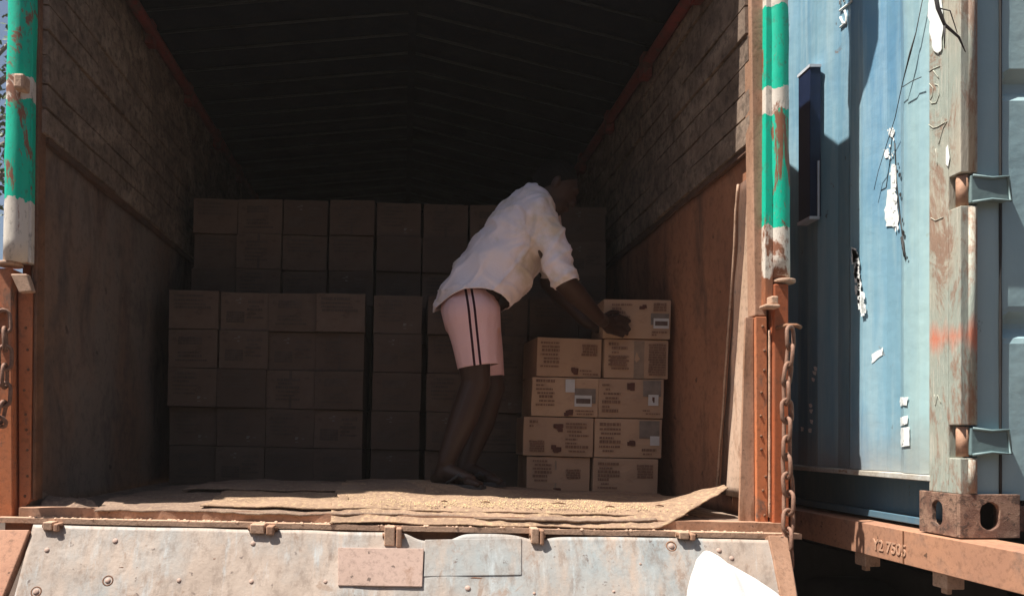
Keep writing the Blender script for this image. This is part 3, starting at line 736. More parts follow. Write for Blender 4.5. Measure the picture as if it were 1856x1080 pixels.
# ------------------------------------------------------------------ worker
def remeshed(name, mb, mat, voxel, smooth=4, parent=None, post=None, disp=None):
    o = mb.build(name, mat, None); md = o.modifiers.new('r', 'REMESH'); md.mode = 'VOXEL'; md.voxel_size = voxel; md.use_smooth_shade = True
    if smooth:
        s_ = o.modifiers.new('s', 'SMOOTH'); s_.iterations = smooth; s_.factor = 0.5
    dg = bpy.context.evaluated_depsgraph_get(); me = bpy.data.meshes.new_from_object(o.evaluated_get(dg)); o.modifiers.clear(); o.data = me; me.name = name
    if disp:
        ns = [v.normal.copy() for v in me.vertices]
        for v, nn in zip(me.vertices, ns): v.co += nn * disp(v.co)
    if post:
        bm = bmesh.new(); bm.from_mesh(me); post(bm); bm.to_mesh(me); bm.free()
    me.polygons.foreach_set('use_smooth', [True] * len(me.polygons))
    if parent: o.parent = parent
    return o
def ell(mb, rings, n=24):
    """rings: (centre, axis_u, axis_v) ellipse loft, capped"""
    vs, fs = [], []
    for c, u, v in rings:
        for k in range(n):
            a = 2 * math.pi * k / n; vs.append(Vector(c) + Vector(u) * math.cos(a) + Vector(v) * math.sin(a))
    m = len(rings)
    for i in range(m - 1):
        for k in range(n): fs.append((i * n + k, i * n + (k + 1) % n, (i + 1) * n + (k + 1) % n, (i + 1) * n + k))
    fs += [tuple(range(n - 1, -1, -1)), tuple(range((m - 1) * n, m * n))]
    mb.add(vs, fs, None, True)
def ball(mb, c, rx, ry, rz_, rot=None):
    vs, fs = [], []; n, m = 20, 12
    for j in range(m + 1):
        b = math.pi * j / m
        for k in range(n):
            a = 2 * math.pi * k / n; p = Vector((math.cos(a) * math.sin(b) * rx, math.sin(a) * math.sin(b) * ry, math.cos(b) * rz_))
            if rot: p = rot @ p
            vs.append(Vector(c) + p)
    for j in range(m):
        for k in range(n): fs.append((j * n + k, j * n + (k + 1) % n, (j + 1) * n + (k + 1) % n, (j + 1) * n + k))
    mb.add(vs, fs, None, True)
def limb(mb, pts, rs_):
    pts = [Vector(p) for p in pts]
    mb.tube(pts, rs_, 14)
    for p, r in zip(pts, rs_): ball(mb, p, r, r, r)
YC = 3.22
def J(px, py, y=YC): return W(px, py, y)

def skin_mat():
    m = Mat("dark_brown_skin", 0.45); c = m.mix(m.noise(8, 4), (0.040, 0.021, 0.015), (0.058, 0.030, 0.021)); m.color(c)
    m.bump(m.noise(120, 3), 0.15, 0.002); return m.m
def cloth_mat(name, a, b, dirt, weave=260):
    m = Mat(name, 0.9, 0, 0.15); c = m.mix(m.noise(5, 5), a, b)
    c = m.mix(m.ramp(m.noise(4.5, 6, (1, 1, 1), (4, 1, 1), 0.65), [(0.52, 0), (0.68, 0.75)]), c, dirt)
    m.color(c); m.bump(m.math('ADD', m.noise(weave, 2), m.math('MULTIPLY', m.noise(18, 4, dist=1.0), 2.0)), 0.35, 0.006); return m
M_skin = skin_mat()
_s = cloth_mat("soiled_pink_white_cotton", (0.90, 0.80, 0.82), (0.86, 0.75, 0.77), (0.58, 0.48, 0.34)); M_shirt = _s.m
_p = cloth_mat("pink_shorts_cloth", (0.84, 0.54, 0.53), (0.78, 0.49, 0.48), (0.68, 0.42, 0.40))
# twin dark stripes down the outer seam
hem_a, hem_b = J(849, 540, YC - .12), J(862, 664, YC - .10)
X_, Y_, Z_ = _p.xyz()
k_ = (hem_b.x - hem_a.x) / (hem_b.z - hem_a.z)
dx = _p.math('SUBTRACT', X_, _p.math('ADD', hem_a.x - J(855, 880).x, _p.math('MULTIPLY', _p.math('SUBTRACT', Z_, hem_a.z - J(840, 885, 3.1).z), k_)))
ad = _p.math('ABSOLUTE', dx)
stripe = _p.math('MULTIPLY', _p.math('GREATER_THAN', ad, 0.007), _p.math('LESS_THAN', ad, 0.0165))
oldc = _p.b.inputs['Base Color'].links[0].from_socket
_p.color(_p.mix(stripe, oldc, (0.035, 0.008, 0.014))); M_shorts = _p.m
M_hair = plain("black_hair", (0.005, 0.004, 0.004), 1.0, sc_=90, bump=0.8)
M_hair.node_tree.nodes["Principled BSDF"].inputs["Specular IOR Level"].default_value = 0.05
M_sole = plain("black_rubber_sandal", (0.05, 0.046, 0.046), 0.5)

feetz = J(840, 885, 3.1).z
person = empty("person", Matrix.Translation((J(855, 880).x, YC, feetz)), "worker in a soiled pinkish white shirt and pink striped shorts bending to place a carton", "person")
off = person.location.copy()
def rel(mb): 
    mb.v = [tuple(Vector(v) - off) for v in mb.v]; return mb
# body as one surface
B = MB(); yN, yF = YC - 0.10, YC + 0.10
nH, nK, nC, nA = J(850, 575, yN), J(862, 694, yN), J(839, 760, yN), J(808, 836, yN - .01)
limb(B, [nH, nH.lerp(nK, .5), nK, nC, nA], [.082, .072, .061, .060, .037])
fH, fK, fC, fA = J(862, 575, yF), J(890, 702, yF), J(872, 765, yF), J(843, 846, yF - .04)
limb(B, [fH, fH.lerp(fK, .5), fK, fC, fA], [.082, .072, .061, .060, .037])
def foot(A, ang):
    dirv = Vector((math.cos(ang), math.sin(ang), 0)); zs = feetz + .022
    heel = Vector((A.x, A.y, zs + .016)) - dirv * .045; ballp = Vector((A.x, A.y, zs + .006)) + dirv * .12; toe = ballp + dirv * .05
    sdv = Vector((-dirv.y, dirv.x, 0))
    limb(B, [A, Vector((A.x, A.y, zs + .03)) - dirv * .02, heel], [.034, .036, .028])
    limb(B, [Vector((A.x, A.y, zs + .045)) + dirv * .015, ballp + Vector((0, 0, .012))], [.034, .022])
    for s_, r, l in ((-.026, .014, .045), (-.008, .011, .048), (.008, .010, .042), (.022, .010, .034), (.034, .009, .026)):
        limb(B, [ballp + sdv * s_ * .9 + Vector((0, 0, .004)), ballp + sdv * s_ + dirv * l + Vector((0, 0, -.004))], [r * 1.15, r])
    limb(B, [heel, ballp + sdv * .02, ballp - sdv * .02], [.026, .019, .019])
    return heel, toe, dirv, sdv
fn_ = foot(nA, R(-38)); ff_ = foot(fA, R(-30))
# torso
spine = [J(852, 572), J(868, 525), J(900, 468), J(940, 415), J(972, 380)]
def perp(i):
    a = spine[max(0, i - 1)]; b = spine[min(len(spine) - 1, i + 1)]; t = (b - a).normalized(); return Vector((t.z, 0, -t.x))
hw = [.165, .145, .155, .175, .15]; ht = [.105, .095, .10, .105, .075]
ell(B, [(spine[i], Vector((0, hw[i], 0)), perp(i) * ht[i]) for i in range(5)])
ball(B, spine[0], .095, .155, .10)
neck0, headc = J(978, 368), J(1007, 338)
limb(B, [neck0, J(992, 350), J(998, 341)], [.066, .056, .054])
# head: looks right and down
hd = Vector((0.80, -0.06, -0.52)).normalized(); hup = Vector((0.52, 0, 0.80)); hup = (hup - hd * hup.dot(hd)).normalized(); hs = hd.cross(hup)
hrot = Matrix((hd, hs, hup)).transposed()
ball(B, headc, .092, .072, .096, hrot)
ball(B, headc + hd * .035 - hup * .06, .055, .052, .06, hrot)          # jaw
ball(B, headc + hd * .088 - hup * .012, .022, .014, .02, hrot)          # nose bridge
ball(B, headc + hd * .098 - hup * .026, .018, .018, .014, hrot)
ball(B, headc + hd * .088 - hup * .058, .014, .026, .012, hrot)         # lips
ball(B, headc + hd * .083 + hup * .022, .016, .05, .010, hrot)          # brow
for s_ in (-1, 1): ball(B, headc + hs * s_ * .078 - hd * .004 - hup * .01, .015, .009, .026, hrot)
# arms
nS, nE, nW_ = J(972, 390, YC - .17), J(1020, 508, YC - .20), J(1083, 574, YC - .06)
limb(B, [nS, nS.lerp(nE, .5), nE], [.058, .050, .043]); limb(B, [nE, nE.lerp(nW_, .35), nW_], [.043, .042, .027])
fS, fE, fW_ = J(985, 398, YC + .17), J(996, 512, YC + .27), J(1058, 580, YC + .20)
limb(B, [fS, fS.lerp(fE, .5), fE], [.058, .050, .043]); limb(B, [fE, fE.lerp(fW_, .35), fW_], [.043, .042, .027])
def hand(Wp, palm_c, fingers, thumb, pn):
    limb(B, [Wp, Wp.lerp(palm_c, .5)], [.027, .028])
    for f in fingers:
        base = f[0]; limb(B, [Wp.lerp(palm_c, .55), base], [.021, .013])
        limb(B, f, [.0115, .0105, .0100, .0085][:len(f)])
    limb(B, [Wp.lerp(palm_c, .4)] + thumb, [.018, .0135, .0115, .010])
yh = YC + .085
pc = J(1100, 588, yh)
def hp(px, py, dy=0): return J(px, py, yh + dy)
hand(nW_, pc, [[hp(1108, 578, -.01), hp(1122, 573, .0), hp(1133, 577, .015), hp(1141, 582, .02)],
               [hp(1110, 586, -.01), hp(1124, 584, .005), hp(1135, 590, .018), hp(1141, 597, .02)],
               [hp(1108, 594, -.01), hp(1121, 595, .005), hp(1131, 600, .018), hp(1137, 605, .02)],
               [hp(1103, 600, -.005), hp(1113, 603, .01), hp(1122, 606, .02), hp(1128, 609, .02)]],
     [hp(1095, 574, .0), hp(1108, 566, .012), hp(1120, 566, .022)], None)
fh = YC + .21
pf = J(1078, 592, fh)
hand(fW_, pf, [[J(1082, 584 + i * 5, fh), J(1089, 583 + i * 6, fh + .02), J(1091, 584 + i * 6, fh + .05), J(1092, 586 + i * 6, fh + .07)] for i in range(4)],
     [J(1074, 580, fh), J(1084, 574, fh - .02), J(1088, 570, fh - .03)], None)
body = remeshed("body", rel(B), M_skin, 0.0055, 3, person)
# hair cap
hb = MB(); ball(hb, headc - hd * .012 + hup * .012, .094, .078, .096, hrot); rel(hb)
hcut = headc + hup * .01 + hd * .02 - off
def cut_hair(bm):
    bmesh.ops.bisect_plane(bm, geom=bm.verts[:] + bm.edges[:] + bm.faces[:], plane_co=hcut, plane_no=(hd * .75 - hup * .65), clear_outer=True)
remeshed("hair", hb, M_hair, 0.006, 2, person, cut_hair, lambda c: 0.003 * nz(c.x * 90, c.y * 90, c.z * 90))
# shirt ----------------------------------------------------------
S = MB()
st = [  # back-edge pixel, belly-edge pixel, half width
 ((776, 590), (896, 615), .215), ((786, 556), (909, 570), .215), ((796, 520), (942, 546), .20), ((826, 478), (966, 522), .185), ((868, 425), (984, 482), .19), ((905, 378), (1000, 442), .195), ((938, 349), (1008, 412), .17), ((963, 336), (1008, 382), .11)]
ell(S, [((J(*a) + J(*b)) / 2, Vector((0, hwid, 0)), (J(*b) - J(*a)) / 2) for a, b, hwid in st], 32)
ball(S, J(980, 362), .058, .075, .05)
def sleeve(a, b, ra, rb):
    c = b + (b - a).normalized() * .05
    limb(S, [a, a.lerp(b, .5), b, c], [ra, (ra + rb) / 2, rb, rb * 1.02]); return b
limb(S, [J(965, 372, YC - .08), J(975, 388, YC - .155)], [.085, .076])
limb(S, [J(970, 375, YC + .08), J(985, 398, YC + .155)], [.085, .076])
nCuff = sleeve(J(975, 388, YC - .165), J(1026, 516, YC - .20), .072, .057); fCuff = sleeve(J(985, 398, YC + .165), J(998, 500, YC + .26), .072, .057)
rel(S)
hemc = J(850, 550) - off
def hemwarp(bm, s_):
    for v in bm.verts: v.co.z += s_ * 2.2 * (v.co.x - hemc.x) ** 2 
def shirt_post(bm):
    for cuff, el in ((nCuff, (nE - nS)), (fCuff, (fE - fS))):
        c = cuff - off; dn = el.normalized()
        # only near this cuff
        near = [f for f in bm.faces if (f.calc_center_median() - c).length < .13 and (f.calc_center_median().y < -.14 if c.y < 0 else f.calc_center_median().y > .195)]
        geom = set(near); 
        for f in near: geom.update(f.verts); geom.update(f.edges)
        bmesh.ops.bisect_plane(bm, geom=list(geom), plane_co=c, plane_no=dn, clear_outer=True)
    hemwarp(bm, 1)
    low = [f for f in bm.faces if f.calc_center_median().z < hemc.z + .12 and f.calc_center_median().x < hemc.x + .22]
    geom = set(low)
    for f in low: geom.update(f.verts); geom.update(f.edges)
    bmesh.ops.bisect_plane(bm, geom=list(geom), plane_co=hemc + Vector((0, 0, .028)), plane_no=(0.06, 0, -1), clear_outer=True)
    hemwarp(bm, -1)
def shirt_disp(c):
    # creases run from shoulder to hip and radiate from the armpit
    ap = J(960, 430, YC - .18) - off; dxx = c.x - ap.x; dz = c.z - ap.z; ang = math.atan2(dz, dxx); rr = math.hypot(dxx, dz)
    fold = 0.5 * math.sin(ang * 13 + 3 * nz(c.x * 5, c.y * 5, c.z * 5)) * 0.0045 * math.exp(-rr * 3.5)
    return fold + 0.012 * nz(c.x * 7, c.y * 5, c.z * 9) + 0.009 * nz(c.x * 17 + c.z * 8, c.y * 8, c.z * 6) + 0.010 * max(0, 1 - abs(nz(c.x * 9 - c.z * 8, c.y * 4, c.z * 3)) * 5) ** 1.5 + 0.007 * max(0, 1 - abs(nz(c.x * 5 + c.z * 13, c.y * 9, 7 + c.x * 6)) * 5) ** 1.5 - .006
sh = remeshed("shirt", S, M_shirt, 0.0075, 6, person, shirt_post, shirt_disp)
md = sh.modifiers.new('solid', 'SOLIDIFY'); md.thickness = 0.004; md.offset = 0
# shorts
Q = MB()
ell(Q, [(J(853, 536), Vector((0, .160, 0)), Vector((.100, 0, 0))), (J(853, 560), Vector((0, .185, 0)), Vector((.124, 0, .0))), (J(858, 600), Vector((0, .18, 0)), Vector((.115, 0, .0)))], 28)
limb(Q, [J(853, 572, YC - .085), J(860, 620, YC - .095), J(867, 668, YC - .10), J(869, 700, YC - .1)], [.112, .092, .080, .080])
limb(Q, [J(857, 572, YC + .085), J(869, 620, YC + .09), J(880, 690, YC + .10), J(884, 720, YC + .1)], [.112, .094, .082, .082])
rel(Q)
cn_, cf_ = J(866, 664, YC - .1) - off, J(882, 684, YC + .1) - off
def shorts_post(bm):
    for c, yy in ((cn_, -1), (cf_, 1)):
        fs_ = [f for f in bm.faces if f.calc_center_median().y * yy > 0.002 and f.calc_center_median().z < c.z + .06]
        geom = set(fs_)
        for f in fs_: geom.update(f.verts); geom.update(f.edges)
        bmesh.ops.bisect_plane(bm, geom=list(geom), plane_co=c, plane_no=(.12, 0, -1), clear_outer=True)
shs = remeshed("shorts", Q, M_shorts, 0.008, 4, person, shorts_post, lambda c: 0.006 * nz(c.x * 9, c.y * 9, c.z * 3) + .003 * nz(c.x * 25, c.y * 20, c.z * 5))
md = shs.modifiers.new('solid', 'SOLIDIFY'); md.thickness = 0.004; md.offset = 0
# sandals
for heel, toe, dv, sv in (fn_, ff_):
    sd_ = empty("sandal"); sd_.parent = person
    c0 = Vector((heel.x, heel.y, feetz)) - dv * .035 - off; mb = MB(); prof = [(0, .0), (.01, .026), (.05, .034), (.13, .034), (.19, .045), (.235, .040), (.26, .018), (.262, 0)]
    poly = [c0 + dv * a + sv * b for a, b in prof] + [c0 + dv * a - sv * b for a, b in prof[::-1][1:-1]]
    n = len(poly); mb.add(poly + [p + Vector((0, 0, .02)) for p in poly], [tuple(range(n)), tuple(range(2 * n - 1, n - 1, -1))] + [(i, i + n, (i + 1) % n + n, (i + 1) % n) for i in range(n)])
    mb.build("sole", M_sole, sd_, bevel=.003)
    mb = MB(); t0 = c0 + dv * .2 + Vector((0, 0, .03))
    for s_ in (-1, 1): mb.tube([t0, c0 + dv * .16 + sv * s_ * .028 + Vector((0, 0, .056)), c0 + dv * .11 + sv * s_ * .040 + Vector((0, 0, .022))], [.006, .008, .006], 8)
    mb.build("strap", M_sole, sd_)

# ------------------------------------------------------------------ container
XC, YN = 1.51, 2.095           # side face, near (door) end
CB = H - .276                  # bottom of the castings
CL, CW, CH = 6.06, 2.44, 2.59
def cont_mat(name, base, alt, fade, streak=True):
    m = Mat(name, 0.5, 0, 0.4)
    c = m.mix(m.mask(m.noise(1.6, 5, (1, 1.4, .5)), 0.42, 0.6), base, alt)
    c = m.mix(m.ramp(m.noise(5, 7, (1, 4, .25), (3, 2, 1), .65), [(0.45, 0), (0.75, .8)]), c, fade)
    c = m.mix(m.ramp(m.noise(18, 6, (1, 1, .6), (3, 7, 1), .6), [(0.68, 0), (0.72, .85)]), c, (0.07, 0.06, 0.05))
    c = m.mix(m.ramp(m.noise(7, 9, (1, 1.2, .7), (8, 7, 5), .75, .8), [(0.64, 0), (0.69, .8)]), c, (0.20, 0.13, 0.09))
    if streak:
        e = m.math('ADD', m.xyz()[1], m.math('MULTIPLY', m.noise(3, 5, (1, 2, .4), (6, 6, 1)), .35))
        c = m.mix(m.ramp(e, [(.30, .75), (.52, 0)]), c, (.40, .56, .54))
        lo = m.math('ADD', m.xyz()[2], m.math('MULTIPLY', m.noise(6, 5), .3)); c = m.mix(m.ramp(lo, [(.28, .7), (.5, 0)]), c, (.30, .25, .2))
    m.color(c); m.bump(m.math('ADD', m.noise(12, 6), m.math('MULTIPLY', m.noise(3, 4), 2)), .25, .008); m.rough(m.noise(20, 5), .4, .65); return m.m
M_cont = cont_mat("faded_blue_container_paint", (0.12, 0.27, 0.41), (0.19, 0.35, 0.44), (0.37, 0.50, 0.53))
M_contdk = cont_mat("dull_blue_container_paint", (0.07, 0.15, 0.22), (0.09, 0.17, 0.22), (0.14, 0.2, 0.22), False)
M_door = cont_mat("grey_blue_door_paint", (0.27, 0.41, 0.45), (0.30, 0.44, 0.47), (0.38, 0.50, 0.50), False)
def cpost_mat():
    m = Mat("rubbed_grey_post_paint", 0.65)
    st = m.noise(22, 8, (2, 2, .35), (1, 1, 1), .7)
    c = m.mix(m.mask(m.noise(3.2, 6, (1, 1, .6), (2, 2, 9)), .42, .6), (0.33, 0.37, 0.32), (0.43, 0.39, 0.31))
    c = m.mix(m.ramp(m.noise(55, 4, (2.5, 2.5, .12), (5, 1, 1), .6), [(.56, 0), (.66, .55)]), c, (0.56, 0.53, 0.45))
    z = m.xyz()[2]
    dist = m.math('ADD', m.math('MULTIPLY', m.math('ABSOLUTE', m.math('SUBTRACT', z, W(1700, 612, 2.16).z - CB)), 8.5), m.math('MULTIPLY', m.noise(9, 5, (3, 3, .5), (4, 4, 4)), 1.2))
    c = m.mix(m.ramp(dist, [(0.55, .9), (1.3, 0)]), c, (0.60, 0.20, 0.12))
    low = m.math('ADD', z, m.math('MULTIPLY', m.noise(5, 6), .9))
    c = m.mix(m.ramp(low, [(0, .5), (1, .5)]), c, c)
    rs = m.noise(4.5, 10, (1.6, 1.6, .7), (6, 2, 9), .8, .6)
    c = m.mix(m.ramp(rs, [(0.50, 0), (0.57, .8)]), c, (0.27, 0.15, 0.10))
    c = m.mix(m.ramp(m.noise(45, 6, (2, 2, .5)), [(.55, 0), (.7, .5)]), c, (.5, .47, .4)); m.color(c); m.bump(m.math('ADD', st, rs), .6, .008); return m.m
M_cpost = cpost_mat()
M_cast = worn("rusted_casting_steel", (0.30, 0.18, 0.125), (0.19, 0.10, 0.07), (0.10, 0.06, 0.045), 18, (0.45, 0.55), (0.52, 0.6), bump=0.9)
M_ledge = worn("pale_sunlit_ledge", (0.50, 0.50, 0.46), (0.40, 0.36, 0.3), (0.28, 0.17, 0.11), 8)  # pale colour paints the sunlit bright line along the rail lip
cont = empty("shipping_container", Matrix.Translation((XC, YN, CB)), "faded blue shipping container with a rusty corner post, on the trailer beside the truck", "container")
oc = cont.location.copy()
def C(p): return Vector(p) - oc
# corrugated side: profile of X against Y
P_PITCH = 0.278
def prof(y):   # y along container from near end, returns depth inward
    t = ((y - 0.18) % P_PITCH) / P_PITCH
    if t < 0.25: return 0.0
    if t < 0.5: return 0.036 * (t - .25) / .25
    if t < 0.75: return 0.036
    return 0.036 * (1 - (t - .75) / .25)
def side_mesh():
    mb = MB(); ys = [0.12]
    k = 0
    while True:
        for f in (0, .25, .5, .75):
            y = 0.18 + (k - 1 + f) * P_PITCH
            if 0.12 < y < CL - .13: ys.append(y)
        k += 1
        if 0.18 + (k - 1) * P_PITCH > CL: break
    ys.append(CL - .12); z0, z1 = 0.165, CH - .1; nzv = 14
    vs = []; 
    for j in range(nzv + 1):
        for y in ys: vs.append((0.012 + prof(y) + .003 * nz(y * 3, j * .7), y, z0 + (z1 - z0) * j / nzv))
    n = len(ys); mb.add(vs, [(j * n + i, j * n + i + 1, (j + 1) * n + i + 1, (j + 1) * n + i) for j in range(nzv) for i in range(n - 1)])
    return mb
side_mesh().build("side_panel", M_cont, cont, solid=.003)
mb = MB(); mb.box(0.072, .10, .12, CL - .12, .03, .1455); mb.box(.045, .0715, .12, CL - .12, .008, .03); mb.build("bottom_rail", M_contdk, cont, bevel=.002)
mb = MB(); mb.box(.0, .10, .12, CL - .12, .146, .163); mb.build("rail_ledge", M_ledge, cont, bevel=.002)
mb = MB(); mb.box(0.006, .06, .12, CL - .12, CH - .1, CH - .02); mb.build("top_rail", M_contdk, cont)
mb = MB(); mb.box(.06, CW - .06, .1, CL - .1, .15, .18); mb.box(.06, CW - .06, .1, CL - .1, CH - .05, CH - .03); mb.box(CW - .03, CW, .12, CL - .1, .04, CH - .03); mb.box(.06, CW - .06, CL - .06, CL - .02, .04, CH - .03); mb.build("shell", M_contdk, cont)
# corner post with a notch for the hinges
zh = [W(1735, 346, 2.11).z - CB, W(1735, 800, 2.11).z - CB, W(1735, 346, 2.11).z - CB + .9]
NH = [(zh[1] - .045, zh[1] + .045), (zh[0] - .045, zh[0] + .045), (zh[2] - .045, zh[2] + .045)]
mb = MB(); z = .118
def pseg(z0, z1, y0): 
    mb.prism([(0.002, y0), (.05, y0), (.05, .11), (0.002, .125)], 2, z0, z1)
mb.prism([(0.002, .046), (.05, .046), (.05, .11), (0.002, .125)], 2, .118, CH - .118)
mb.build("corner_post", M_cpost, cont, bevel=.003); mb = MB()
for a, b in NH: mb.prism([(0.0025, 0), (.05, 0), (.05, .0457), (0.0025, .0457)], 2, z, a); z = b
mb.prism([(0.0025, 0), (.05, 0), (.05, .0457), (0.0025, .0457)], 2, z, CH - .118); mb.build("post_edge", M_cpost, cont, bevel=.0025)
# small horizontal weld rolls on the post: rounded front bead
mb = MB(); z = .118
for a, b in NH: mb.tube([(.034, .006, z + .004), (.034, .006, a - .004)], .012, 10); z = b
mb.tube([(.034, .006, z), (.034, .006, CH - .12)], .012, 10); mb.build("post_bead", M_cpost, cont)
# castings with oval holes
def casting(x0, y0, z0, sx, par):
    rt = empty("corner_casting"); rt.parent = par; rt.location = (x0, y0, z0)
    def plate(w_, h_, hw_, hh_, place, th=.014):
        n = 24; mb = MB(); out_, in_ = [], []
        for k in range(n):
            a = 2 * math.pi * k / n; ca0 = math.atan2(h_, w_)
            if k % 12 in (2, 3, 4, 8, 9, 10):
                c0 = ca0 if k % 12 < 6 else math.pi - ca0
                a = c0 + (k // 12) * math.pi + ((k % 12) - (3 if k % 12 < 6 else 9)) * .12
            ca, sa = math.cos(a), math.sin(a)
            ix = hw_ * ca; iz = hh_ * sa if abs(sa) < 1 else hh_ * sa
            # stadium
            r = min(hw_, hh_); 
            if hh_ > hw_: ix, iz = r * ca, r * sa + math.copysign(hh_ - r, sa)
            s_ = 1 / max(abs(ca) / (w_ / 2), abs(sa) / (h_ / 2)); ox, oz = ca * s_, sa * s_
            out_.append((ox, oz)); in_.append((ix, iz))
        vs = []
        for d_ in (0, th):
            for (a, b) in out_: vs.append(place(a, d_, b))
            for (a, b) in in_: vs.append(place(a, d_, b))
        fs = []
        for k in range(n):
            j = (k + 1) % n
            fs += [(k, j, n + j, n + k), (2 * n + k, 3 * n + k, 3 * n + j, 2 * n + j), (n + k, n + j, 3 * n + j, 3 * n + k), (k, 2 * n + k, 2 * n + j, j)]
        return mb.add(vs, fs)
    m1 = plate(.164, .118, .026, .038, lambda a, d_, b: (.082 + a, d_, .059 + b)); o1 = m1.build("front_plate", M_cast, rt, bevel=.002)
    m2 = plate(.150, .118, .022, .036, lambda a, d_, b: (d_ if sx > 0 else .164 - d_, .0155 + .075 + a, .059 + b)); m2.build("side_plate", M_cast, rt, bevel=.002)
    mb = MB(); mb.box(.016, .162, .016, .164, .1055, .1165); mb.box(.016, .162, .016, .164, .0015, .012); mb.build("cap_plate", M_cast, rt)
    mb = MB(); mb.box(.10, .16, .10, .16, .013, .105); mb.build("back_plate", M_dark, rt)
casting(-.001, -.003, 0, 1, cont); casting(CW - .163, -.003, 0, -1, cont)
casting(-.001, -.003, CH - .118, 1, cont); casting(-.001, CL - .17, 0, 1, cont)
M_strap = cont_mat("grey_green_hinge_paint", (0.13, 0.20, 0.21), (0.16, 0.23, 0.23), (0.22, 0.29, 0.28), False)
# door end
mb = MB(); mb.box(.166, CW - .166, .02, .10, .015, .085); mb.build("door_sill", M_cast, cont, bevel=.004)
mb = MB(); mb.box(.0505, .0612, .026, .1, .12, CH - .12); mb.box(CW - .05, CW - .002, .0, .12, .12, CH - .12); mb.box(.05, CW - .05, .0, .1, CH - .12, CH - .01); mb.build("door_frame", M_contdk, cont, bevel=.003)
for di, (x0, x1) in enumerate(((.062, CW / 2 - .005), (CW / 2 + .005, CW - .052))):
    dr = empty("door"); dr.parent = cont
    edge = .062
    mb = MB(); a, b = (x0, x0 + edge) if di == 0 else (x1 - edge, x1)
    mb.box(a, b, .020, .05, .10, CH - .125); mb.box((x1 - .05 if di == 0 else x0), (x1 if di == 0 else x0 + .05), .020, .05, .10, CH - .125); mb.build("door_stile", M_door, dr, bevel=.002)
    ia, ib = (b + .002, x1 - .052) if di == 0 else (x0 + .052, a - .002)
    def dfn(u, v, ia=ia, ib=ib):
        x = ia + (ib - ia) * u; z = .10 + (CH - .225) * v
        t = (z + .17) % .66; dep = 0.0
        if .05 < t < .13: dep = .03 * min(1, (t - .05) / .025, (.13 - t) / .025)
        m2 = min(u * (ib - ia), (1 - u) * (ib - ia))
        if m2 < .012: dep = 0
        return (x, .023 + dep + .002 * nz(x * 4, z * 4), z)
    MB().grid(dfn, 40, 160, False).build("door_panel", M_door, dr, solid=.003)
    gx = b + .001 if di == 0 else a - .001
    mb = MB(); mb.tube([(gx, .018, .1 + i * .1) for i in range(24)], [.0035 + .002 * nz(i * .9, 3) for i in range(24)], 6); mb.build("gasket", M_dark, dr)
    for rx in (.35, .85):
        xx = x0 + rx if di == 0 else x1 - rx
        mb = MB(); mb.tube([(xx, .0, .07), (xx, .0, CH - .07)], .014, 10); mb.build("lock_rod", M_cast, dr)
    if di == 0:
        for a, b in NH:
            h_ = empty("hinge"); h_.parent = dr; c = (a + b) / 2
            mb = MB(); mb.tube([(.022, .020, a + .004), (.022, .020, b - .004)], .015, 12); mb.build("barrel", M_tan_steel, h_)
            mb = MB(); mb.prism([(.030, c - .038), (.085, c - .030), (.132, c - .034), (.136, c + .034), (.085, c + .030), (.030, c + .038)], 1, -.002, .0195)
            mb.build("strap", M_strap, h_, bevel=.003)
            mb = MB(); mb.tube([(.034, -.002, c + .036), (.085, -.003, c + .029), (.13, -.004, c + .033), (.136, -.004, c - .033), (.085, -.003, c - .029), (.034, -.002, c - .036)], .0045, 6); mb.build("strap_rib", M_strap, h_)
# marks on the corrugated side -----------------------------------
def side_pt(px, py, lift=.004, mode='side'):
    y = .3
    for _ in range(40):
        xw = XC + (.0105 + prof(y) if mode == 'side' else 0.0) - lift; d = xw * FPX / (px - VX); y += (d - YN - y) * .5
    p = W(px, py, YN + y); xx = XC + (.0105 + prof(y) if mode == 'side' else .002) - lift
    return Vector((xx, YN + y, p.z))
M_white = plain("white_paint_marks", (0.80, 0.82, 0.80), .6, var=.1)
M_silver = plain("peeling_silver_film", (0.55, 0.55, 0.53), .35, .3, var=.3)
def stroke(mb, pts, r, lift=.003, mode='side'):
    P = []
    for (a, b), (c, d) in zip(pts, pts[1:]):
        for k in range(4): P.append((a + (c - a) * k / 4, b + (d - b) * k / 4))
    P.append(pts[-1]); q = [C(side_pt(x, y, lift, mode)) for x, y in P]
    mb.tube(q, r, 5)
def blob(mb, poly, lift=.003, mode='side', rag=0):
    # fan of the polygon conforming to the wall, built as strips from a centre line
    if rag: poly = [(a[0] + (b[0] - a[0]) * t / 4, a[1] + (b[1] - a[1]) * t / 4) for a, b in zip(poly, poly[1:] + poly[:1]) for t in range(4)]
    cx = sum(p[0] for p in poly) / len(poly); cy = sum(p[1] for p in poly) / len(poly)
    vs = [C(side_pt(cx, cy, lift, mode))]; n = len(poly); fs = []
    for k in (1, 2, 3):
        for (x, y) in poly:
            e = k / 3; rg = rag if k == 3 else 0; vs.append(C(side_pt(cx + (x - cx) * e + rg * nz(x * .37, y * .37, 2.3) * 1.6, cy + (y - cy) * e + rg * nz(y * .37, x * .37, 5.1) * 1.6, lift, mode)))
    for i in range(n): fs.append((0, 1 + i, 1 + (i + 1) % n))
    for k in range(2):
        for i in range(n): fs.append((1 + k * n + i, 1 + (k + 1) * n + i, 1 + (k + 1) * n + (i + 1) % n, 1 + k * n + (i + 1) % n))
    mb.add(vs, fs)
mb = MB(); r = .0042
stroke(mb, [(1523, -30), (1523, 8)], r); stroke(mb, [(1522, 20), (1532, 12), (1543, 4), (1543, -30)], r); stroke(mb, [(1530, 4), (1531, -30)], r)
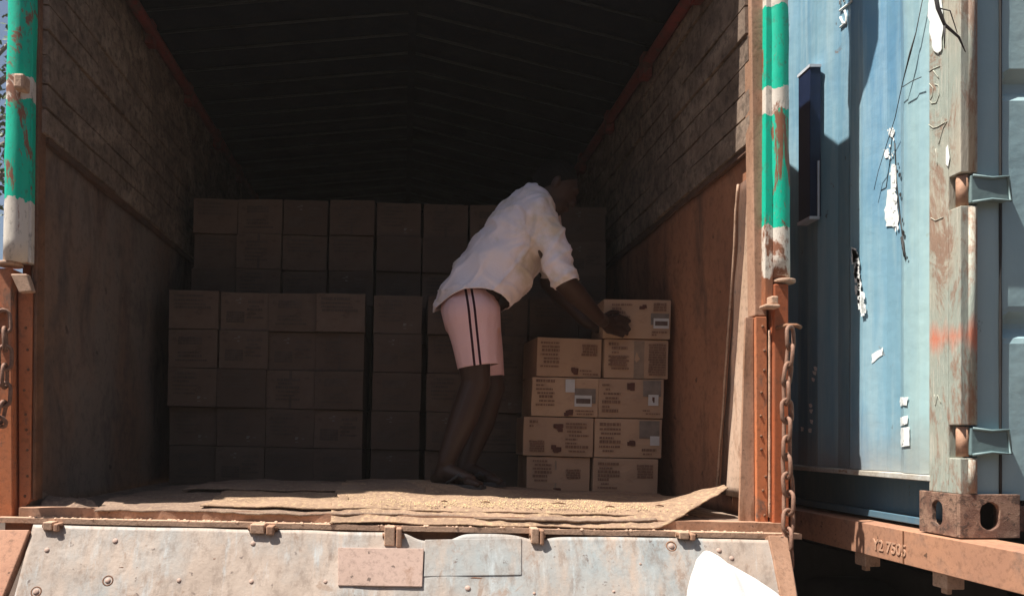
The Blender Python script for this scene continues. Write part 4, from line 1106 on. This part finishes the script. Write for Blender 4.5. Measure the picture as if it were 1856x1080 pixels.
stroke(mb, [(1523, 32), (1528, 43), (1534, 42), (1534, 30), (1531, 20)], r); stroke(mb, [(1523, 50), (1530, 44)], r)
mb.build("painted_characters", M_white, cont)
def chips(x0, x1, y0, y1, n, mat, sd_):
    rr = random.Random(sd_); m_ = MB()
    for i in range(n):
        t = rr.random(); x = x0 + (x1 - x0) * t + rr.gauss(0, 3); y = y0 + (y1 - y0) * t + rr.gauss(0, 5); s1, s2 = rr.uniform(.6, 2.2), rr.uniform(1.5, 6)
        blob(m_, [(x - s1, y - s2 * .4), (x, y - s2), (x + s1, y - s2 * .3), (x + s1 * .7, y + s2 * .6), (x - s1 * .2, y + s2), (x - s1 * .9, y + s2 * .4)], .0035 + .0003 * (i % 5))
    tag(m_.build("paint_chips", mat, cont), kind="stuff")
def bsep(nm, poly, lift=.003, mode='side', rag=0):
    m_ = MB(); blob(m_, poly, lift, mode, rag); m_.build(nm, M_white, cont)
bsep('torn_sticker', [(1608, 345), (1621, 340), (1627, 370), (1628, 410), (1607, 411), (1604, 380)], rag=3); bsep('torn_sticker', [(1612, 232), (1622, 236), (1618, 250), (1610, 246)], rag=2); bsep('torn_sticker', [(1602, 272), (1612, 270), (1612, 284), (1603, 286)], rag=2)
bsep('torn_sticker', [(1616, 296), (1624, 300), (1625, 340), (1614, 342)], rag=2)
bsep('torn_sticker', [(1580, 642), (1601, 629), (1600, 642), (1580, 658)], rag=1.5)
bsep('torn_sticker', [(1631, 720), (1646, 719), (1643, 734), (1631, 736)], rag=1.2); bsep('torn_sticker', [(1632, 756), (1645, 752), (1645, 768), (1632, 771)], rag=1.2); bsep('torn_sticker', [(1632, 775), (1648, 773), (1649, 807), (1633, 810)], rag=1.2)
mb = MB(); rnd = random.Random(5)
for k in range(22):
    t = k / 21; x = 1547 + t * 17 + rnd.uniform(-3, 3); y = 456 + t * 112; s_ = rnd.uniform(5, 10)
    bsep('peeling_film', [(x - s_ * .6, y - s_), (x + s_ * .5, y - s_ * .6), (x + s_ * .6, y + s_ * .6), (x - s_ * .4, y + s_)], .008, rag=1)  # white here paints the film's bright reflection
for x, y in [(1478, 668), (1476, 676), (1474, 688), (1469, 735), (1470, 745), (1454, 778), (1468, 780), (1471, 764)]:
    bsep('peeling_film', [(x - 3, y - 4), (x + 3, y - 3), (x + 2, y + 4), (x - 2, y + 3)], .006, rag=1)
mb = MB()
stroke(mb, [(1622, 260), (1625, 330), (1632, 400), (1638, 440), (1641, 470)], .0022, .0012); stroke(mb, [(1618, 235), (1612, 300), (1606, 340), (1597, 345)], .0012, .0012)
stroke(mb, [(1634, 430), (1640, 465)], .0035, .001)
mb.build("scratch", M_dark, cont)
chips(1616, 1622, 235, 420, 34, M_white, 1); chips(1624, 1641, 290, 470, 10, M_dark, 2)
# white worn patch and chalk marks on the corner post
bsep('worn_patch', [(1683, -30), (1703, -30), (1708, 20), (1706, 88), (1700, 98), (1690, 92), (1684, 60), (1681, 20)], .004, 'post', rag=2); bsep('worn_patch', [(1713, 268), (1717, 262), (1720, 285), (1717, 302), (1713, 298)], .003, 'post')
mb = MB(); M_chalk = plain("pale_chalk", (0.42, 0.42, 0.35), .9)
for pts in [[(1682, 130), (1690, 125), (1702, 120)], [(1690, 128), (1700, 142)], [(1683, 152), (1690, 160), (1688, 175), (1684, 182), (1687, 188), (1696, 186), (1701, 172), (1699, 155), (1693, 153)],
            [(1682, 226), (1690, 232), (1698, 230), (1715, 220)], [(1715, 220), (1708, 232), (1700, 262)], [(1694, 270), (1698, 300)], [(1686, 395), (1694, 400), (1708, 394)], [(1692, 715), (1694, 735), (1698, 716), (1704, 730)]]:
    mb = MB(); stroke(mb, pts, .0011, .001, 'post'); mb.build("chalk_mark", M_chalk, cont)

# navy bracket plate standing off the container side
M_navy = plain("navy_blue_steel", (0.010, 0.020, 0.055), .4, var=.2); M_navyedge = plain("sunlit_pale_edge", (0.62, 0.66, 0.72), .5, var=.1)  # top strip's paleness is painted sunlight; side and bottom are pale edges
yb = side_pt(1466, 250).y
br = empty("steel_bracket"); br.parent = cont
# solve: box from X=XC-.055 .. XC, Y range so that it spans 1447..1484
o_ = .032
ya, yb2 = (XC - o_) * FPX / (1468 - VX), (XC - o_) * FPX / (1447 - VX)
z1 = W(0, 122, ya).z; z0 = W(0, 392, ya).z
mb = MB(); a = C((XC - o_, ya, z0)); b = C((XC + .008, yb2, z1)); mb.box(a.x, b.x, a.y, b.y, a.z, b.z); mb.build("bracket_plate", M_navy, br, bevel=.002)
mb = MB(); mb.box(a.x - .003, b.x, a.y - .003, b.y + .003, b.z, b.z + .010); mb.build('plate_edge', M_navyedge, br); mb = MB(); mb.box(a.x + .026, a.x + .032, a.y - .005, a.y - .0005, a.z + .0, a.z + .20); mb.build('plate_edge', M_navyedge, br); mb = MB(); mb.box(a.x - .004, a.x + .032, a.y - .005, b.y, a.z - .012, a.z - .001); mb.build("plate_edge", M_navyedge, br)

# ------------------------------------------------------------------ trailer
tr = empty("trailer", Matrix.Translation((XC, YN, 0)), "orange brown steel trailer frame carrying the blue container", "trailer")
ot = tr.location
BZ1, BZ0 = CB - .004, CB - .105
M_beam = worn("dusty_orange_beam_paint", (0.44, 0.225, 0.135), (0.37, 0.19, 0.12), (0.28, 0.16, 0.11), 4, (0.4, 0.6), (0.52, 0.66), bump=.15)
mb = MB(); x0 = -.02
mb.prism([(x0, BZ0), (x0 + .10, BZ0), (x0 + .10, BZ0 + .010), (x0 + .012, BZ0 + .010), (x0 + .012, BZ1 - .01), (x0 + .12, BZ1 - .01), (x0 + .12, BZ1), (x0, BZ1)], 1, -1.3, 10.0)
mb.build("side_beam", M_beam, tr, bevel=.002)
mb = MB(); mb.box(x0 - .004, x0 - .0005, .20 + .0, .203, BZ0 + .002, BZ1 - .002); mb.build("weld_seam", M_rust, tr)
mb = MB(); mb.prism([(2.36, BZ0), (2.46, BZ0), (2.46, BZ1), (2.36, BZ1)], 1, -1.3, 10.0)
for k in range(14): mb.box(.13, 2.35, .05 + k * .75, .13 + k * .75, BZ0 - .02, BZ1 - .02)
for x in (.75, 1.55): mb.box(x, x + .1, -1.2, 9.9, BZ0 - .3, BZ0 - .022)
mb.box(.13, 2.35, -1.3, -1.2, BZ0, BZ1)
mb.build("cross_frame", M_dark, tr)
for px in (1575, 1722):
    d = (XC + .03) * FPX / (px - VX); y = d - YN; mb = MB(); mb.box(.0, .05, y - .03, y + .03, BZ0 - .045, BZ0 - .001); mb.box(.012, .028, y - .012, y + .012, BZ0 - .062, BZ0 - .046); mb.build("lashing_bracket", M_lip, tr, bevel=.003)
for x in (.25, .58, 1.85, 2.18):
    for y in (.9, 2.15): wheel(x, y, tr, .5)
for x in (.42, 2.0):
    mb = MB(); mb.box(x - .1, x + .1, .5, 3.0, .45, BZ0 - .1); mb.build("suspension", M_dark, tr)
mb = MB(); mb.box(.15, 2.3, 3.2, 3.23, .25, BZ0 - .1); mb.build("mud_guard", M_tyre, tr)
# numbers painted on the beam
def beam_text(body, px, py, size):
    cu = bpy.data.curves.new("beam_number", 'FONT'); cu.body = body; cu.size = size; cu.extrude = .0008; cu.offset = .0006
    o = bpy.data.objects.new("beam_number", cu); COL.objects.link(o)
    d = (XC + x0) * FPX / (px - VX); p = W(px, py, d)
    o.parent = tr; o.rotation_euler = (R(90), 0, R(-90)); o.location = (x0 - .002, p.y - ot.y, p.z)
    dg = bpy.context.evaluated_depsgraph_get(); me = bpy.data.meshes.new_from_object(o.evaluated_get(dg))
    q = bpy.data.objects.new("painted_number", me); COL.objects.link(q); q.parent = tr; q.rotation_euler = o.rotation_euler; q.location = o.location
    bpy.data.objects.remove(o); me.materials.clear(); me.materials.append(M_chalk2); return q
M_chalk2 = plain("pale_beam_lettering", (0.50, 0.29, 0.19), .8)
beam_text("Y2 7505", 1583, 994, .048)

# ------------------------------------------------------------------ shed added unseen behind the viewer to block sky light
M_blocker = worn("grey_blocker_sheeting", (0.11, 0.105, 0.10), (0.09, 0.085, 0.08), (0.12, 0.07, 0.05), 2)
sh_ = empty("blocker", Matrix.Translation((0, -8.0, 0)), "added unseen corrugated shed facing the open truck from behind the photographer", "light blocker")
def shf(u, v): return (-9 + 18 * u, .03 * math.sin(u * 18 / .15 * math.pi), .1 + 6.2 * v)
MB().grid(shf, 480, 2).build("front_wall", M_blocker, sh_, solid=.01)
MB().box(-9, 9, -8, -.05, 0, .1).build("plinth", M_dark, sh_)
MB().prism([(.25, 6.31), (.25, 6.38), (-4, 7.4), (-8.2, 6.38), (-8.2, 6.31), (-4, 7.3)], 0, -9.2, 9.2).build("roof", M_blocker, sh_)
MB().box(-1.8, 1.8, .05, .12, .15, 3.6).build("sliding_door", M_dark, sh_, bevel=.01)
for x in (-8.95, 8.85): MB().box(x, x + .1, -8, -.06, .1, 6.3).build("end_wall", M_blocker, sh_)
# ------------------------------------------------------------------ wires
M_wire = plain("dark_twig_bark", (0.05, 0.045, 0.045), .8)
mb = MB(); pts = [(1678, -30), (1660, 60), (1650, 95), (1636, 150), (1622, 215), (1606, 265), (1592, 310), (1584, 345)]
mb.tube([side_pt(a, b, .02) for a, b in pts], [.0012, .0014, .003, .0013, .0012, .0012, .001, .001], 5)
mb.tube([side_pt(a, b, .02) for a, b in [(1636, 158), (1652, 148), (1670, 140)]], .0014, 5)
tag(mb.build("hanging_vine", M_wire), "thin dark vine trailing down the sunlit blue container side", "vine")
mb = MB()
pts = [W(1690, -40, 2.05), W(1700, 15, 2.05), W(1712, 45, 2.05), W(1738, 68, 2.05), W(1750, 95, 2.06)]
mb.tube(pts, [.005, .005, .004, .003, .001], 6); mb.tube([pts[2], W(1712, 88, 2.05)], [.003, .001], 5); mb.tube([pts[1], W(1722, 20, 2.05), W(1735, 60, 2.05)], [.002, .0015, .001], 5)
tag(mb.build("dry_twig", M_wire), "dry forked twig hooked over the top of the container corner post", "twig")

# ------------------------------------------------------------------ white sacks
def sack_mat():
    m = Mat("white_woven_sack", .6); c = m.mix(m.noise(6, 4), (0.78, 0.77, 0.75), (0.72, 0.70, 0.67)); m.color(c)
    b1 = m.n('ShaderNodeTexChecker'); m.l(m.coord((1, 1, 1)), b1.inputs[0]); b1.inputs['Scale'].default_value = 260
    m.bump(m.math('ADD', m.math('MULTIPLY', b1.outputs['Fac'], .3), m.noise(10, 4)), .3, .004); return m.m
M_sack = sack_mat()
def sack(label, outline, y, thick, z_floor=None):
    """outline: list of world (x,z); closed puffy bag"""
    n = len(outline); cx = sum(p[0] for p in outline) / n; cz = sum(p[1] for p in outline) / n; mb = MB(); vs = []; fs = []
    K = 16
    outline = [(a[0] + (b[0] - a[0]) * t / 4, a[1] + (b[1] - a[1]) * t / 4) for a, b in zip(outline, outline[1:] + outline[:1]) for t in range(4)]; n = len(outline)
    for side_ in (-1, 1):
        for k in range(K + 1):
            e = math.sin(k / K * math.pi / 2)
            dep = thick * math.sqrt(max(0, 1 - e ** 2.2))
            for x, z in outline:
                xx, zz = cx + (x - cx) * e, cz + (z - cz) * e
                vs.append((xx, y + side_ * (dep + .012 * nz(xx * 9, zz * 9, side_) + .008 * nz(xx * 26, zz * 12, 3)) if k < K else y, zz))
    for s_ in range(2):
        o = s_ * (K + 1) * n
        for k in range(K):
            for i in range(n): fs.append((o + k * n + i, o + k * n + (i + 1) % n, o + (k + 1) * n + (i + 1) % n, o + (k + 1) * n + i))
    return mb, vs, fs
def make_sack(label, outline, y, thick):
    mb, vs, fs = sack(label, outline, y, thick); mb.add(vs, fs, None, True)
    o = mb.build("sack", M_sack); bm = bmesh.new(); bm.from_mesh(o.data); bmesh.ops.remove_doubles(bm, verts=bm.verts, dist=.0005); bmesh.ops.recalc_face_normals(bm, faces=bm.faces); bm.to_mesh(o.data); bm.free()
    tag(o, label, "sack"); return o
ys_ = 1.72
pix = [(1248, 1165), (1250, 1110), (1256, 1072), (1264, 1038), (1274, 1012), (1287, 999), (1298, 1005), (1312, 1016), (1334, 1028), (1366, 1046), (1398, 1068), (1422, 1090), (1445, 1130), (1452, 1200), (1450, 1290), (1400, 1330), (1340, 1338), (1280, 1330), (1246, 1290), (1244, 1220)]
make_sack("bright white woven sack peaking in front of the tailgate at the right", [(W(a, b, ys_).x, W(a, b, ys_).z) for a, b in pix], ys_, .13)
zt = W(0, 1338, ys_).z
k = 0
zz = zt
while zz > .05:
    z0_ = max(0.0, zz - .22)
    out = []
    for i in range(20):
        a = 2 * math.pi * i / 20; ca, sa = math.cos(a), math.sin(a)
        out.append((.76 + .36 * math.copysign(abs(ca) ** .6, ca), (zz + z0_) / 2 + (zz - z0_) / 2 * math.copysign(abs(sa) ** .6, sa)))
    o = make_sack(f"white sack lying under the bright peaked sack, {['uppermost', 'second', 'third', 'fourth', 'fifth', 'sixth'][k]} of the pile below it", out, ys_, .26); o['group'] = "white sacks in the pile under the peaked sack"
    zz = z0_; k += 1

# ------------------------------------------------------------------ tree at the left
def leaf_mat():
    m = Mat("green_leaves", .55); info = m.noise(3, 3); m.color(m.mix(info, (0.035, 0.075, 0.02), (0.08, 0.12, 0.035))); return m.m
M_leaf = leaf_mat(); M_bark = worn("grey_bark", (0.16, 0.12, 0.09), (0.11, 0.085, 0.065), (0.08, 0.06, 0.05), 5, bump=.6)
def tree(base, h, rad, nleaf, label, seed):
    rnd = random.Random(seed); rt = empty("broadleaf_tree", Matrix.Translation(base), label, "tree", "trees beyond the truck on the left")
    mb = MB(); mb.tube([(0, 0, 0), (.08, 0, h * .25), (-.05, .05, h * .5), (0, 0, h * .8)], [h * .025, h * .02, h * .014, h * .006], 10)
    tips = []
    for k in range(16):
        a = rnd.uniform(0, 6.28); z = h * rnd.uniform(.3, .75); e = Vector((math.cos(a) * rad * rnd.uniform(.5, 1), math.sin(a) * rad * rnd.uniform(.5, 1), z + h * rnd.uniform(.05, .3)))
        mid = Vector((0, 0, z)).lerp(e, .5) + Vector((0, 0, .15)); mb.tube([(0, 0, z), mid, e], [h * .009, h * .006, h * .002], 6); tips += [mid, e, Vector((0, 0, z)).lerp(e, .8)]
    mb.build("trunk", M_bark, rt)
    mb = MB()
    for c in tips:
        for k in range(nleaf):
            p = c + Vector((rnd.gauss(0, .3), rnd.gauss(0, .3), rnd.gauss(0, .24))) * (rad / 1.6); s_ = rnd.uniform(.05, .1)
            u = Vector((rnd.uniform(-1, 1), rnd.uniform(-1, 1), rnd.uniform(-.6, .6))).normalized(); v = u.orthogonal().normalized() * .45
            mb.add([p, p + u * s_ * .5 + v * s_, p + u * s_ * 1.3, p + u * s_ * .5 - v * s_], [(0, 1, 2, 3)])
    mb.build("crown", M_leaf, rt, fixn=False)
tree((-6.7, 10.5, 0), 7.6, 2.0, 70, "leafy green tree at the left edge beyond the banded post", 3)
tree((-10.8, 17.0, 0), 5.6, 2.4, 60, "paler leafy tree standing further back at the left edge", 4)

# ------------------------------------------------------------------ dusty air
hm = bpy.data.materials.new("dusty_air"); hm.use_nodes = True; t_ = hm.node_tree; t_.nodes.clear()
pv = t_.nodes.new("ShaderNodeVolumePrincipled"); pv.inputs['Density'].default_value = 0.0023; pv.inputs['Color'].default_value = (0.9, 0.84, 0.78, 1); pv.inputs['Anisotropy'].default_value = 0.1
mo = t_.nodes.new("ShaderNodeOutputMaterial"); t_.links.new(pv.outputs[0], mo.inputs['Volume'])
hz = MB().box(-14, 12, -18, 24, -1.2, 9.5).build("haze", hm); tag(hz, "pale dust hanging in the air", None, kind="stuff")
